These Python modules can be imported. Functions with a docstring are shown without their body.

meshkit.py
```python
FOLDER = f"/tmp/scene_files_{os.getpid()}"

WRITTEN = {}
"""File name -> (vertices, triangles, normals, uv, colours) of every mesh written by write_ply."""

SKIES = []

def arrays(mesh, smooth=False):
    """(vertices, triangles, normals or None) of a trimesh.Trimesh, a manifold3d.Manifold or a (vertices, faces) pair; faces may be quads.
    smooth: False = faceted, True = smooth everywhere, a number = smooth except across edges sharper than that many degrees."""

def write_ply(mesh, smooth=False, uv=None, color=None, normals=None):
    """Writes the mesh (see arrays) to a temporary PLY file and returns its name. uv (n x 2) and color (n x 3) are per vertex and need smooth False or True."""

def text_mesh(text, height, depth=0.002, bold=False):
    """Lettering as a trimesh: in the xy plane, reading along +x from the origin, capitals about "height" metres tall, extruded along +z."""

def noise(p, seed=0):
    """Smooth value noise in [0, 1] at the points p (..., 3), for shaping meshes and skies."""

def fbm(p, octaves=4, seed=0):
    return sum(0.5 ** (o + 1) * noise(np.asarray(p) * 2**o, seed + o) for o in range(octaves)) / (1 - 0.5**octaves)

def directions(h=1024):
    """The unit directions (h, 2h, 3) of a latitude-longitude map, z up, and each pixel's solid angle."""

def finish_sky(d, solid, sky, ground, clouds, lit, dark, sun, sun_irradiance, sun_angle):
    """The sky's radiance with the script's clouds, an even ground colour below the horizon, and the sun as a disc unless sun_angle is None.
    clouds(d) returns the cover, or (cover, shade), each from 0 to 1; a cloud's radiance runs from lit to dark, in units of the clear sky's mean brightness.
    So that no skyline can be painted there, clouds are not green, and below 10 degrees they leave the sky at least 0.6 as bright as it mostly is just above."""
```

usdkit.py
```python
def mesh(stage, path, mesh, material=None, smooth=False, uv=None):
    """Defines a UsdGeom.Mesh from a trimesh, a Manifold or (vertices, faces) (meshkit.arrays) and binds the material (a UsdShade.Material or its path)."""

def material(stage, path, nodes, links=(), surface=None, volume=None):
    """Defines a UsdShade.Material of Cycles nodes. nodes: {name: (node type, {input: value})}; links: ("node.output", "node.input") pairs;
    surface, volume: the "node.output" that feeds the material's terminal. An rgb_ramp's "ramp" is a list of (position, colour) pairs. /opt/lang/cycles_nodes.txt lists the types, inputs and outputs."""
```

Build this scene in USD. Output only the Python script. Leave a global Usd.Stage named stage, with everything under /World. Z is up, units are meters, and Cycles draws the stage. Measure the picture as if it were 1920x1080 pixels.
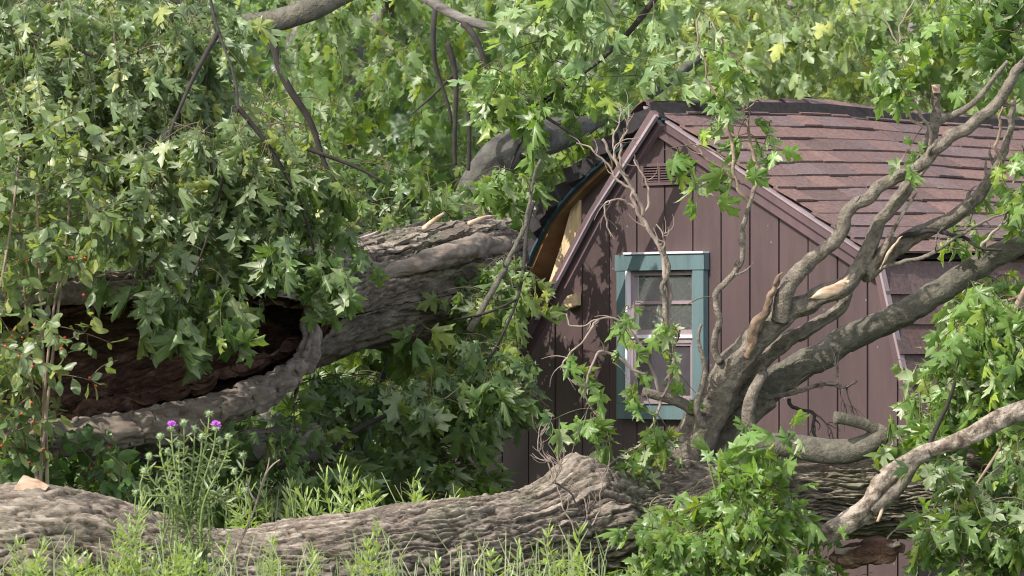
import math
import numpy as np
from scipy.interpolate import CubicSpline
from scipy.spatial import cKDTree
from shapely.geometry import Polygon, Point, box as sbox
from shapely import prepare, contains_xy
import trimesh
import usdkit
import meshkit
from pxr import Usd, UsdGeom, UsdLux, UsdShade, Gf, Sdf, Vt

stage = Usd.Stage.CreateInMemory()
UsdGeom.SetStageUpAxis(stage, UsdGeom.Tokens.z)
UsdGeom.Xform.Define(stage, '/World')
UsdGeom.Scope.Define(stage, '/World/Looks')

# ------------------------------------------------------------------ camera
F = 398 * 30.0                       # focal length in pixels of a 1920 wide picture
EYE = np.array([0, 0, 1.5])
PITCH = math.atan(120 / F)
FW = np.array([0, math.cos(PITCH), math.sin(PITCH)])
UP = np.array([0, -math.sin(PITCH), math.cos(PITCH)])
RT = np.array([1.0, 0, 0])
cam = UsdGeom.Camera.Define(stage, '/World/camera')
cam.AddTranslateOp().Set(Gf.Vec3d(*EYE))
cam.AddRotateXOp().Set(90 + math.degrees(PITCH))
cam.CreateHorizontalApertureAttr(36.0)
cam.CreateVerticalApertureAttr(20.25)
cam.CreateFocalLengthAttr(36.0 * F / 1920)
cam.CreateFStopAttr(7.0)
cam.CreateFocusDistanceAttr(28.6)
cam.CreateClippingRangeAttr(Gf.Vec2f(0.5, 2000))
cam.CreateExposureAttr(0.98)

# ------------------------------------------------------------------ sky and sun
SUN = np.array([-0.58, -0.40, 0.70]); SUN /= np.linalg.norm(SUN)
elev, rot = math.asin(SUN[2]), math.atan2(SUN[0], SUN[1])
sky = UsdLux.DomeLight.Define(stage, '/World/sky')
sky.GetPrim().SetCustomDataByKey('kind', 'structure')
sm = usdkit.material(stage, '/World/Looks/sky_material', {
    'sky': ('sky_texture', {'sky_type': 'single_scattering', 'sun_disc': False, 'sun_elevation': elev, 'sun_rotation': rot, 'aerosol_density': 2.5}),
    'haze': ('hsv', {'saturation': 0.5, 'value': 1.12, 'hue': 0.5, 'fac': 1.0}),
    'bg': ('background_shader', {'strength': 0.15})}, [('sky.color', 'haze.color'), ('haze.color', 'bg.color')], surface='bg.background')
UsdShade.MaterialBindingAPI.Apply(sky.GetPrim()).Bind(sm)
sun = UsdLux.DistantLight.Define(stage, '/World/sun')
sun.CreateIntensityAttr(0.95); sun.CreateNormalizeAttr(True); sun.CreateAngleAttr(0.55); sun.CreateColorAttr(Gf.Vec3f(1.0, 0.95, 0.87))
z = Gf.Vec3d(*SUN)
sun.AddTransformOp().Set(Gf.Matrix4d().SetRotate(Gf.Rotation(Gf.Vec3d(0, 0, 1), z)))

# ------------------------------------------------------------------ helpers
def P(x, y, d):
    """The point seen at pixel (x, y) of the photograph at depth d."""
    return EYE + d * (FW + RT * (x - 960) / F + UP * (540 - y) / F)

def project(p):
    q = np.asarray(p) - EYE
    d = q @ FW
    return 960 + F * (q @ RT) / d, 540 - F * (q @ UP) / d, d

def path3(pts):
    return np.array([P(*p[:3]) for p in pts])

NAMES, BASE = {}, {}
def numbered(parent, name):
    k = NAMES.setdefault((parent, name), 0)
    NAMES[(parent, name)] += 1
    return f'{parent}/{name}' if k == 0 else f'{parent}/{name}_{k:03d}'

def tag(prim, label=None, cat=None, group=None, kind=None):
    for k, v in (('label', label), ('category', cat), ('group', group), ('kind', kind)):
        if v:
            prim.SetCustomDataByKey(k, v)

def thing(name, label, cat, base, group=None, kind=None):
    path = numbered('/World', name)
    x = UsdGeom.Xform.Define(stage, path)
    x.AddTranslateOp().Set(Gf.Vec3d(*map(float, base)))
    tag(x.GetPrim(), label, cat, group, kind)
    BASE[path] = np.asarray(base, float)
    return path

def part(parent, name, mesh, mat, smooth=False, label=None, kind=None, tint=None):
    """One mesh, given in world coordinates, as a child of a thing or of one of its parts."""
    v, f, n = meshkit.arrays(mesh, smooth)
    used = np.unique(f)
    if len(used) < len(v):
        remap = np.full(len(v), -1); remap[used] = np.arange(len(used))
        v, f = v[used], remap[f]
        n = None if n is None else n[used]
        tint = tint if tint is None or np.ndim(tint) == 1 else np.asarray(tint)[used]
    path = numbered(parent, name)
    root = '/'.join(path.split('/')[:3])
    v = v - BASE.get(root, 0)
    m = UsdGeom.Mesh.Define(stage, path)
    m.CreatePointsAttr(Vt.Vec3fArray.FromNumpy(v.astype(np.float32)))
    m.CreateFaceVertexCountsAttr(Vt.IntArray.FromNumpy(np.full(len(f), 3, np.int32)))
    m.CreateFaceVertexIndicesAttr(Vt.IntArray.FromNumpy(f.astype(np.int32).ravel()))
    m.CreateSubdivisionSchemeAttr('none')
    if n is not None:
        m.CreateNormalsAttr(Vt.Vec3fArray.FromNumpy(n.astype(np.float32)))
        m.SetNormalsInterpolation('vertex')
    if tint is not None:
        tint = np.asarray(tint, np.float32)
        if tint.ndim == 1:
            tint = np.tile(tint, (len(v), 1))
        UsdGeom.PrimvarsAPI(m).CreatePrimvar('tint', Sdf.ValueTypeNames.Color3fArray, 'vertex').Set(Vt.Vec3fArray.FromNumpy(tint))
    UsdShade.MaterialBindingAPI.Apply(m.GetPrim()).Bind(mat)
    tag(m.GetPrim(), label, None, None, kind)
    return path

def spline(pts, n):
    pts = np.asarray(pts, float)
    s = np.r_[0, np.cumsum(np.linalg.norm(np.diff(pts[:, :3], axis=0), axis=1))]
    return CubicSpline(s, pts)(np.linspace(0, s[-1], n)) if len(pts) > 2 else pts[0] + (pts[-1] - pts[0]) * np.linspace(0, 1, n)[:, None]

def frames(c):
    t = np.gradient(c, axis=0); t /= np.linalg.norm(t, axis=1)[:, None]
    ref = np.array([0, 0, 1.0]) if abs(t[0][2]) < 0.8 else np.array([0, -1.0, 0])
    a = np.zeros_like(t)
    v = ref
    for i in range(len(t)):
        v = v - t[i] * (v @ t[i]); v = v / np.linalg.norm(v); a[i] = v
    return t, a, np.cross(t, a)

def tube(c, r, sides, fn=None, cap=True):
    """A tube along the centre line c of radius r; theta 0 looks up (or at the viewer for an upright one). fn(s, theta, r) adds to the radius."""
    c = np.asarray(c); r = np.broadcast_to(r, len(c)).astype(float)
    t, a, b = frames(c)
    s = np.r_[0, np.cumsum(np.linalg.norm(np.diff(c, axis=0), axis=1))]
    th = np.arange(sides) * 2 * np.pi / sides
    R = np.repeat(r[:, None], sides, 1)
    if fn is not None:
        R = R + fn(np.repeat(s[:, None], sides, 1), np.repeat(th[None], len(c), 0), R)
    v = (c[:, None] + R[..., None] * (np.cos(th)[None, :, None] * a[:, None] + np.sin(th)[None, :, None] * b[:, None])).reshape(-1, 3)
    i = np.arange(len(c) - 1)[:, None] * sides; j = np.arange(sides)[None]; k = (j + 1) % sides
    q = np.stack([i + j, i + sides + j, i + sides + k, i + k], -1).reshape(-1, 4)
    f = np.vstack([q[:, [0, 2, 1]], q[:, [0, 3, 2]]])
    if cap:
        n = len(v); v = np.vstack([v, c[0], c[-1]])
        jj = np.arange(sides); kk = (jj + 1) % sides; l = (len(c) - 1) * sides
        f = np.vstack([f, np.c_[np.full(sides, n), kk, jj], np.c_[np.full(sides, n + 1), l + jj, l + kk]])
    return v, f

def join(meshes):
    v, f, n = [], [], 0
    for a, b in meshes:
        v.append(a); f.append(np.asarray(b) + n); n += len(a)
    return np.vstack(v), np.vstack(f)

def rough(seed, amp, fs, ft, knots=0.0):
    """Radius change for limbs: low lumps and thin lengthwise ridges."""
    def fn(s, th, R):
        p = np.stack([s * fs, R * np.cos(th) * ft, R * np.sin(th) * ft], -1) + seed * 7.3
        k = meshkit.fbm(p, 4, seed) - 0.5
        q = np.stack([s * 7, np.cos(th) * 1.1, np.sin(th) * 1.1], -1) + seed * 3.1
        return amp * k + R * (0.22 + knots) * (meshkit.fbm(q, 3, seed + 5) - 0.5)
    return fn

def furrows(seed, amp, fs, ft, bumps=()):
    """Deep furrowed bark: lengthwise plates parted by cracks, plus swellings (s0, width, theta0, spread, height)."""
    def fn(s, th, R):
        q = np.stack([s * fs, R * np.cos(th) * ft, R * np.sin(th) * ft], -1) + seed * 5.7
        warp = meshkit.fbm(q * 0.45, 3, seed + 3) - 0.5
        q2 = q + np.stack([warp * .8, warp * 1.8, -warp * 1.8], -1)
        crack = np.abs(meshkit.noise(q2, seed) - 0.5) * 2
        crack2 = np.abs(meshkit.noise(q2 * 2.1 + 4.1, seed + 1) - 0.5) * 2
        h = np.minimum(1, crack * 4.5) * 0.6 + np.minimum(1, crack2 * 3.0) * 0.4
        h = h + 0.45 * (meshkit.fbm(q * 3.1, 3, seed + 9) - 0.5)
        lump = R * 0.13 * (meshkit.fbm(np.stack([s * 1.6, np.cos(th), np.sin(th)], -1) + seed, 3, seed + 7) - 0.5)
        out = amp * (h - 0.8) + lump
        for s0, w, t0, sp, ht in bumps:
            dt = np.angle(np.exp(1j * (th - t0)))
            out = out + ht * np.exp(-((s - s0) / w) ** 2 - (dt / sp) ** 2)
        return out
    return fn

class Plates:
    """Bark broken into long plates: cracks between them, each plate with its own height, tilt and tone. Keeps the tone of each vertex in .tone."""
    def __init__(self, seed, amp, length, width, bumps=(), lump=.13, mask=None):
        self.a = seed, amp, length, width, bumps, lump
    def __call__(self, s, th, R):
        seed, amp, length, width, bumps, lump = self.a
        Rm = R.mean()
        nv = max(8, round(2 * np.pi * Rm / width)); nu = int(s.max() / length) + 3
        r = np.random.default_rng(seed)
        gu, gv = np.meshgrid(np.arange(-2, nu + 2), np.arange(nv), indexing='ij')
        pu, pv = gu + r.uniform(-.5, .5, gu.shape) + (gv % 2) * .5, gv + r.uniform(-.42, .42, gu.shape)
        tone, tilt = r.random(gu.shape), r.normal(size=gu.shape)
        P_ = np.concatenate([np.stack([pu, pv + k * nv], -1).reshape(-1, 2) for k in (-1, 0, 1)])
        q3 = np.stack([s, np.cos(th) * Rm, np.sin(th) * Rm], -1) + seed * 3.3
        w1, w2 = meshkit.fbm(q3 * [9, 16, 16], 4, seed) - .5, meshkit.fbm(q3 * [7, 9, 9] + 7, 3, seed + 2) - .5
        u, v = s / length + w1 * .9, (th % (2 * np.pi)) / (2 * np.pi) * nv + w2 * 3.6 + w1 * 1.6
        d, i = cKDTree(P_).query(np.stack([u, v], -1).reshape(-1, 2), k=2)
        cell = i[:, 0] % tone.size
        edge = np.clip((d[:, 1] - d[:, 0]) / .2, 0, 1).reshape(s.shape) ** .55
        dv = (v.ravel() - P_[i[:, 0], 1]).reshape(s.shape)
        tn, tl = tone.ravel()[cell].reshape(s.shape), tilt.ravel()[cell].reshape(s.shape)
        fine = meshkit.fbm(q3 * [30, 80, 80], 3, seed + 4) - .5
        out = amp * (-1.05 * (1 - edge) + .8 * (tn - .5) + .5 * dv * tl + 1.25 * fine)
        out = out + R * lump * (meshkit.fbm(np.stack([s * 1.6, np.cos(th), np.sin(th)], -1) + seed, 3, seed + 7) - 0.5)
        out = out + R * lump * .5 * (meshkit.fbm(np.stack([s * 6, np.cos(th) * 3, np.sin(th) * 3], -1) + seed, 3, seed + 8) - 0.5)
        for s0, wd, t0, sp, ht in bumps:
            dt = np.angle(np.exp(1j * (th - t0)))
            out = out + ht * np.exp(-((s - s0) / wd) ** 2 - (dt / sp) ** 2) * (1 + .5 * (meshkit.fbm(q3 * 14, 3, seed + 6) - .5))
        self.tone = ((.3 + .7 * edge) * (.6 + .6 * tn + 1.2 * fine))[..., None] * np.array([1, .97, .93]) ** (2.5 * (1 - edge))[..., None]
        return out

def extrude(poly, n0, n1, T):
    """A shapely polygon in the plane (u, z) as a solid from n0 to n1; T(u, n, z) turns it into the world."""
    out = []
    for g in getattr(poly, 'geoms', [poly]):
        if g.is_empty or g.geom_type != 'Polygon' or g.area < 1e-6:
            continue
        m = trimesh.creation.extrude_polygon(g, abs(n1 - n0), engine='earcut')
        v = np.array(m.vertices)
        out.append((T(v[:, 0], min(n0, n1) + v[:, 2], v[:, 1]), np.array(m.faces)[:, ::-1]))
    return join(out) if out else None

# ------------------------------------------------------------------ materials
def mat(name, nodes, links, surface='p.BSDF'):
    return usdkit.material(stage, '/World/Looks/' + name, nodes, links, surface=surface)

def mottled(name, stops, scale=(6, 6, 6), detail=6, rough_=0.8, bump=0.0, bscale=None, bdist=0.01, spec=0.3, coord='geometry.position', seed=0.0, distortion=0.0):
    nodes = {'g': ('geometry', {}), 'm': ('mapping', {'scale': scale, 'location': (seed, seed * .7, seed * .3)}),
             'n': ('noise_texture', {'scale': 1.0, 'detail': detail, 'roughness': 0.7 if detail > 9 else 0.6, 'distortion': distortion}),
             'r': ('rgb_ramp', {'ramp': stops}), 'p': ('principled_bsdf', {'roughness': rough_, 'specular_ior_level': spec})}
    links = [('g.position', 'm.vector'), ('m.vector', 'n.vector'), ('n.fac', 'r.fac'), ('r.color', 'p.base_color')]
    if bump:
        nodes['m2'] = ('mapping', {'scale': bscale or tuple(4 * x for x in scale)})
        nodes['n2'] = ('noise_texture', {'scale': 1.0, 'detail': 5, 'roughness': 0.65})
        nodes['b'] = ('bump', {'strength': bump, 'distance': bdist})
        links += [('g.position', 'm2.vector'), ('m2.vector', 'n2.vector'), ('n2.fac', 'b.height'), ('b.normal', 'p.normal')]
    return mat(name, nodes, links)

def bark_material(name, stops, scale, bump, bscale, bdist):
    return mat(name, {'g': ('geometry', {}), 'a': ('attribute', {'attribute': 'tint'}), 'm': ('mapping', {'scale': scale}), 'n': ('noise_texture', {'scale': 1.0, 'detail': 9, 'roughness': 0.65}),
        'r': ('rgb_ramp', {'ramp': stops}), 'x': ('mix', {'mix_type': 'multiply', 'fac': 1.0}), 'p': ('principled_bsdf', {'roughness': 0.9, 'specular_ior_level': 0.15}),
        'm2': ('mapping', {'scale': bscale}), 'n2': ('noise_texture', {'scale': 1.0, 'detail': 5, 'roughness': 0.65}), 'b': ('bump', {'strength': bump, 'distance': bdist}),
        'n3': ('noise_texture', {'scale': 2.3, 'detail': 5, 'roughness': 0.6}), 'r3': ('rgb_ramp', {'ramp': [(0.52, (0, 0, 0)), (0.66, (.5, .5, .5))]}), 'moss': ('mix', {'mix_type': 'mix', 'color2': (0.13, 0.14, 0.085)})},
        [('g.position', 'm.vector'), ('m.vector', 'n.vector'), ('n.fac', 'r.fac'), ('g.position', 'n3.vector'), ('n3.fac', 'r3.fac'), ('r3.color', 'moss.fac'), ('r.color', 'moss.color1'), ('moss.color', 'x.color1'), ('a.color', 'x.color2'), ('x.color', 'p.base_color'),
         ('g.position', 'm2.vector'), ('m2.vector', 'n2.vector'), ('n2.fac', 'b.height'), ('b.normal', 'p.normal')])

def leaf_material(name, pale=0.35, trans=0.4, gloss=0.42):
    return mat(name, {
        'a': ('attribute', {'attribute': 'tint'}), 'g': ('geometry', {}),
        'n': ('noise_texture', {'scale': 38.0, 'detail': 3}), 'nr': ('rgb_ramp', {'ramp': [(0.3, (0.82, 0.82, 0.82)), (0.7, (1.15, 1.15, 1.15))]}),
        'mul': ('mix', {'mix_type': 'multiply', 'fac': 1.0}),
        'pc': ('mix', {'mix_type': 'mix', 'fac': pale, 'color2': (0.30, 0.345, 0.2)}),
        'side': ('mix', {'mix_type': 'mix'}),
        'tc': ('mix', {'mix_type': 'multiply', 'fac': 1.0, 'color2': (1.5, 1.55, 0.55)}),
        'p': ('principled_bsdf', {'roughness': gloss, 'specular_ior_level': 0.5}), 't': ('translucent_bsdf', {}),
        'x': ('mix_closure', {'fac': trans})},
        [('g.position', 'n.vector'), ('n.fac', 'nr.fac'), ('a.color', 'mul.color1'), ('nr.color', 'mul.color2'),
         ('mul.color', 'pc.color1'), ('mul.color', 'side.color1'), ('pc.color', 'side.color2'), ('g.backfacing', 'side.fac'),
         ('side.color', 'p.base_color'), ('mul.color', 'tc.color1'), ('tc.color', 't.color'), ('p.BSDF', 'x.closure1'), ('t.BSDF', 'x.closure2')],
        surface='x.closure')

M = {}
M['leaf'] = leaf_material('maple_leaf_material', 0.75, 0.42, 0.4)
M['far_leaf'] = leaf_material('far_leaf_material', 0.5, 0.42, 0.45)
M['bark'] = bark_material('furrowed_bark_material', [(0.28, (0.084, 0.064, 0.051)), (0.45, (0.170, 0.138, 0.111)), (0.6, (0.258, 0.216, 0.177)), (0.76, (0.394, 0.340, 0.282))], (9, 40, 40), 0.9, (30, 120, 120), 0.012)
M['grey_bark'] = mottled('grey_bark_material', [(0.3, (0.055, 0.048, 0.042)), (0.5, (0.15, 0.135, 0.12)), (0.75, (0.28, 0.255, 0.23))], (5, 20, 20), 8, 0.9, 0.7, (20, 80, 80), 0.01, 0.15)
M['dark_bark'] = mottled('dark_grey_bark_material', [(0.3, (0.03, 0.028, 0.025)), (0.5, (0.07, 0.066, 0.058)), (0.75, (0.13, 0.125, 0.11))], (9, 9, 9), 8, 0.9, 0.8, (50, 50, 50), 0.01, 0.15)
M['limb'] = mottled('limb_bark_material', [(0.3, (0.055, 0.045, 0.036)), (0.44, (0.121, 0.102, 0.082)), (0.58, (0.177, 0.153, 0.123)), (0.72, (0.306, 0.261, 0.209))], (24, 24, 24), 11, 0.85, 1.0, (48, 48, 48), 0.016, 0.15)
M['limb_grey'] = mottled('smooth_grey_limb_material', [(0.3, (0.06, 0.055, 0.044)), (0.5, (0.1, 0.092, 0.072)), (0.72, (0.16, 0.147, 0.115))], (24, 24, 24), 11, 0.85, 1.0, (48, 48, 48), 0.014, 0.15)
M['pale_limb'] = mottled('peeling_limb_material', [(0.36, (0.060, 0.043, 0.034)), (0.45, (0.154, 0.120, 0.092)), (0.53, (0.294, 0.246, 0.199)), (0.75, (0.411, 0.357, 0.303))], (15, 15, 15), 11, 0.85, 1.0, (42, 42, 42), 0.018, 0.2)
M['dark_twig'] = mottled('dark_twig_material', [(0.3, (0.012, 0.01, 0.009)), (0.7, (0.036, 0.029, 0.024))], (20, 20, 20), 4, 0.85)
M['twig'] = mottled('twig_material', [(0.3, (0.12, 0.085, 0.06)), (0.7, (0.27, 0.21, 0.15))], (16, 16, 16), 4, 0.8)
M['shoot'] = mottled('leafy_shoot_material', [(0.3, (0.05, 0.04, 0.025)), (0.7, (0.12, 0.1, 0.055))], (16, 16, 16), 4, 0.8)
M['pale_twig'] = mottled('dry_twig_material', [(0.3, (0.129, 0.091, 0.075)), (0.7, (0.265, 0.216, 0.179))], (16, 16, 16), 4, 0.8)
M['green_stem'] = mottled('green_stem_material', [(0.3, (0.09, 0.13, 0.04)), (0.7, (0.17, 0.22, 0.08))], (16, 16, 16), 4, 0.7)
M['rot'] = mottled('rotten_wood_material', [(0.3, (0.02, 0.013, 0.011)), (0.45, (0.075, 0.042, 0.031)), (0.58, (0.16, 0.09, 0.065)), (0.72, (0.3, 0.21, 0.16))], (5, 12, 12), 11, 0.95, 0.9, (22, 40, 40), 0.03, 0.1)
M['old_wood'] = mottled('weathered_wood_material', [(0.28, (0.055, 0.043, 0.035)), (0.5, (0.119, 0.098, 0.077)), (0.75, (0.192, 0.165, 0.132))], (3, 14, 14), 8, 0.9, 0.8, (16, 60, 60), 0.015, 0.15)
M['woundwood'] = mottled('wound_roll_material', [(0.3, (0.079, 0.059, 0.047)), (0.5, (0.153, 0.124, 0.102)), (0.75, (0.243, 0.208, 0.173))], (9, 22, 22), 8, 0.85, 0.5, (30, 50, 50), 0.01, 0.2)
M['torn_bark'] = mottled('torn_bark_material', [(0.3, (0.07, 0.045, 0.03)), (0.5, (0.14, 0.095, 0.064)), (0.75, (0.26, 0.19, 0.13))], (12, 12, 12), 7, 0.85, 0.6, (40, 40, 40), 0.008)
M['raw_wood'] = mottled('torn_wood_material', [(0.3, (0.24, 0.13, 0.08)), (0.5, (0.42, 0.3, 0.21)), (0.75, (0.56, 0.46, 0.36))], (10, 30, 30), 5, 0.8, 0.4, (30, 90, 90), 0.005)
M['soil'] = mottled('ground_material', [(0.3, (0.03, 0.035, 0.015)), (0.5, (0.05, 0.075, 0.022)), (0.75, (0.09, 0.12, 0.04))], (2, 2, 2), 8, 0.95, 0.6, (14, 14, 14), 0.03, 0.1)

def paint(name, col, var, rough_=0.62, grain=(60, 60, 5)):
    c = np.array(col)
    ramp = [(0.28, tuple(c * (1 - 1.3 * var))), (0.5, tuple(c)), (0.68, tuple(c * (1 + var * 0.7))), (0.76, tuple(c * (1 + var) + 0.02)), (0.84, tuple(c * .75 + 0.07))]
    return mat(name, {'g': ('geometry', {}), 'm': ('mapping', {'scale': tuple(x * 0.3 for x in grain)}), 'n': ('noise_texture', {'scale': 1.0, 'detail': 10, 'roughness': 0.72}), 'r': ('rgb_ramp', {'ramp': ramp}),
        'm3': ('mapping', {'scale': (3, 3, .9)}), 'n3': ('noise_texture', {'scale': 1.0, 'detail': 5, 'roughness': .6}), 'r3': ('rgb_ramp', {'ramp': [(.3, (.8, .8, .82)), (.5, (1, 1, 1)), (.72, (1.25, 1.2, 1.18))]}), 'x': ('mix', {'mix_type': 'multiply', 'fac': 1.0}), 'v': ('voronoi_texture', {'scale': 13.0, 'randomness': 1.0}), 'vr': ('rgb_ramp', {'ramp': [(0.0, (.8, .8, .8)), (0.055, (.5, .5, .5)), (0.075, (0, 0, 0))]}), 'sp': ('mix', {'mix_type': 'mix', 'color2': tuple(c * .6 + .16)}),
        'm2': ('mapping', {'scale': grain}), 'n2': ('noise_texture', {'scale': 1.0, 'detail': 6, 'roughness': .7}), 'b': ('bump', {'strength': .5, 'distance': .004}), 'p': ('principled_bsdf', {'roughness': rough_, 'specular_ior_level': .3})},
        [('g.position', 'm.vector'), ('m.vector', 'n.vector'), ('n.fac', 'r.fac'), ('g.position', 'm3.vector'), ('m3.vector', 'n3.vector'), ('n3.fac', 'r3.fac'), ('r.color', 'x.color1'), ('r3.color', 'x.color2'), ('g.position', 'v.vector'), ('v.distance', 'vr.fac'), ('vr.color', 'sp.fac'), ('x.color', 'sp.color1'), ('sp.color', 'p.base_color'),
         ('g.position', 'm2.vector'), ('m2.vector', 'n2.vector'), ('n2.fac', 'b.height'), ('b.normal', 'p.normal')])

MAROON = (0.060, 0.0395, 0.0395)
M['siding'] = paint('maroon_siding_paint', MAROON, 0.13)
M['groove'] = paint('maroon_groove_paint', (0.03, 0.018, 0.02), 0.1)
M['trim'] = paint('maroon_trim_paint', (0.082, 0.052, 0.055), 0.14, 0.5)
M['sash'] = paint('mauve_sash_paint', (0.21, 0.165, 0.175), 0.12, 0.5)
M['sash_pale'] = paint('pale_sash_edge_paint', (0.55, 0.52, 0.55), 0.08, 0.5)
M['teal'] = paint('teal_casing_paint', (0.082, 0.126, 0.131), 0.18, 0.6)
M['lumber'] = mottled('bare_lumber_material', [(0.3, (0.36, 0.25, 0.14)), (0.5, (0.5, 0.37, 0.23)), (0.8, (0.6, 0.47, 0.31))], (20, 20, 3), 5, 0.8, 0.2, (60, 60, 8), 0.003)
M['plywood'] = mottled('plywood_material', [(0.3, (0.1, 0.05, 0.022)), (0.5, (0.16, 0.085, 0.038)), (0.8, (0.22, 0.13, 0.06))], (5, 5, 12), 6, 0.85, 0.2, (20, 20, 50), 0.003)
M['felt'] = mottled('roof_felt_material', [(0.3, (0.02, 0.035, 0.045)), (0.7, (0.04, 0.075, 0.095))], (9, 9, 9), 4, 0.8)
M['old_shingle'] = mottled('dark_shingle_material', [(0.3, (0.012, 0.010, 0.011)), (0.7, (0.03, 0.025, 0.026))], (40, 40, 40), 4, 0.95)
M['interior'] = mottled('interior_board_material', [(0.3, (0.06, 0.04, 0.025)), (0.7, (0.12, 0.08, 0.05))], (4, 4, 9), 5, 0.9)
for i, c in enumerate([(0.135, 0.083, 0.078), (0.165, 0.097, 0.085), (0.115, 0.078, 0.08), (0.195, 0.115, 0.098), (0.145, 0.1, 0.1), (0.105, 0.066, 0.062)]):
    c = np.array(c) * .7 * .8 + np.array((.138, .1, .094)) * .3 * .8
    M[f'shingle{i}'] = mottled(f'asphalt_shingle_material_{i + 1}', [(0.3, tuple(c * 0.7)), (0.5, tuple(c)), (0.72, tuple(c * 1.35))], (55, 55, 55), 5, 0.95, 0.5, (160, 160, 160), 0.003, 0.2)
M['glass'] = mat('window_glass_material', {'f': ('fresnel', {'IOR': 1.5}), 't': ('transparent_bsdf', {'color': (0.85, 0.88, 0.86)}), 'g': ('glossy_bsdf', {'roughness': 0.03, 'color': (1, 1, 1)}),
    'd': ('diffuse_bsdf', {'color': (0.1, 0.105, 0.1)}), 'x': ('mix_closure', {}), 'y': ('mix_closure', {'fac': 0.42})},
    [('f.fac', 'x.fac'), ('t.BSDF', 'x.closure1'), ('g.BSDF', 'x.closure2'), ('x.closure', 'y.closure1'), ('d.BSDF', 'y.closure2')], surface='y.closure')
M['screen'] = mat('insect_screen_material', {'t': ('transparent_bsdf', {'color': (1, 1, 1)}), 'd': ('diffuse_bsdf', {'color': (0.045, 0.04, 0.045)}), 'y': ('mix_closure', {'fac': 0.5})},
    [('t.BSDF', 'y.closure1'), ('d.BSDF', 'y.closure2')], surface='y.closure')
M['petal'] = mottled('thistle_flower_material', [(0.3, (0.35, 0.08, 0.42)), (0.7, (0.6, 0.2, 0.68))], (90, 90, 90), 2, 0.7)
M['bud'] = mottled('thistle_bud_material', [(0.3, (0.12, 0.17, 0.07)), (0.7, (0.25, 0.31, 0.16))], (90, 90, 90), 2, 0.7)
M['berry'] = mottled('red_berry_material', [(0.3, (0.3, 0.03, 0.02)), (0.7, (0.45, 0.06, 0.03))], (90, 90, 90), 2, 0.35)

# ------------------------------------------------------------------ ground
gx = np.r_[np.linspace(-400, -20, 20), np.linspace(-12, 12, 49), np.linspace(20, 400, 20)]
gy = np.r_[np.linspace(-60, 14, 16), np.linspace(18, 50, 65), np.linspace(60, 700, 24)]
X, Y = np.meshgrid(gx, gy)
def ground_z(x, y):
    return 0.16 * (meshkit.fbm(np.stack([x * 0.4, y * 0.4, 0 * x], -1), 3, 3) - 0.5)
Z = ground_z(X, Y)
nx = len(gx); ii = (np.arange(len(gy) - 1)[:, None] * nx + np.arange(nx - 1)[None]).ravel()
p = usdkit.mesh(stage, '/World/ground', (np.stack([X, Y, Z], -1).reshape(-1, 3), np.stack([ii, ii + 1, ii + nx + 1, ii + nx], -1)), M['soil'], smooth=True)
tag(p.GetPrim(), 'dark green weedy ground under the plants and the shed', None, None, 'structure')

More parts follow.
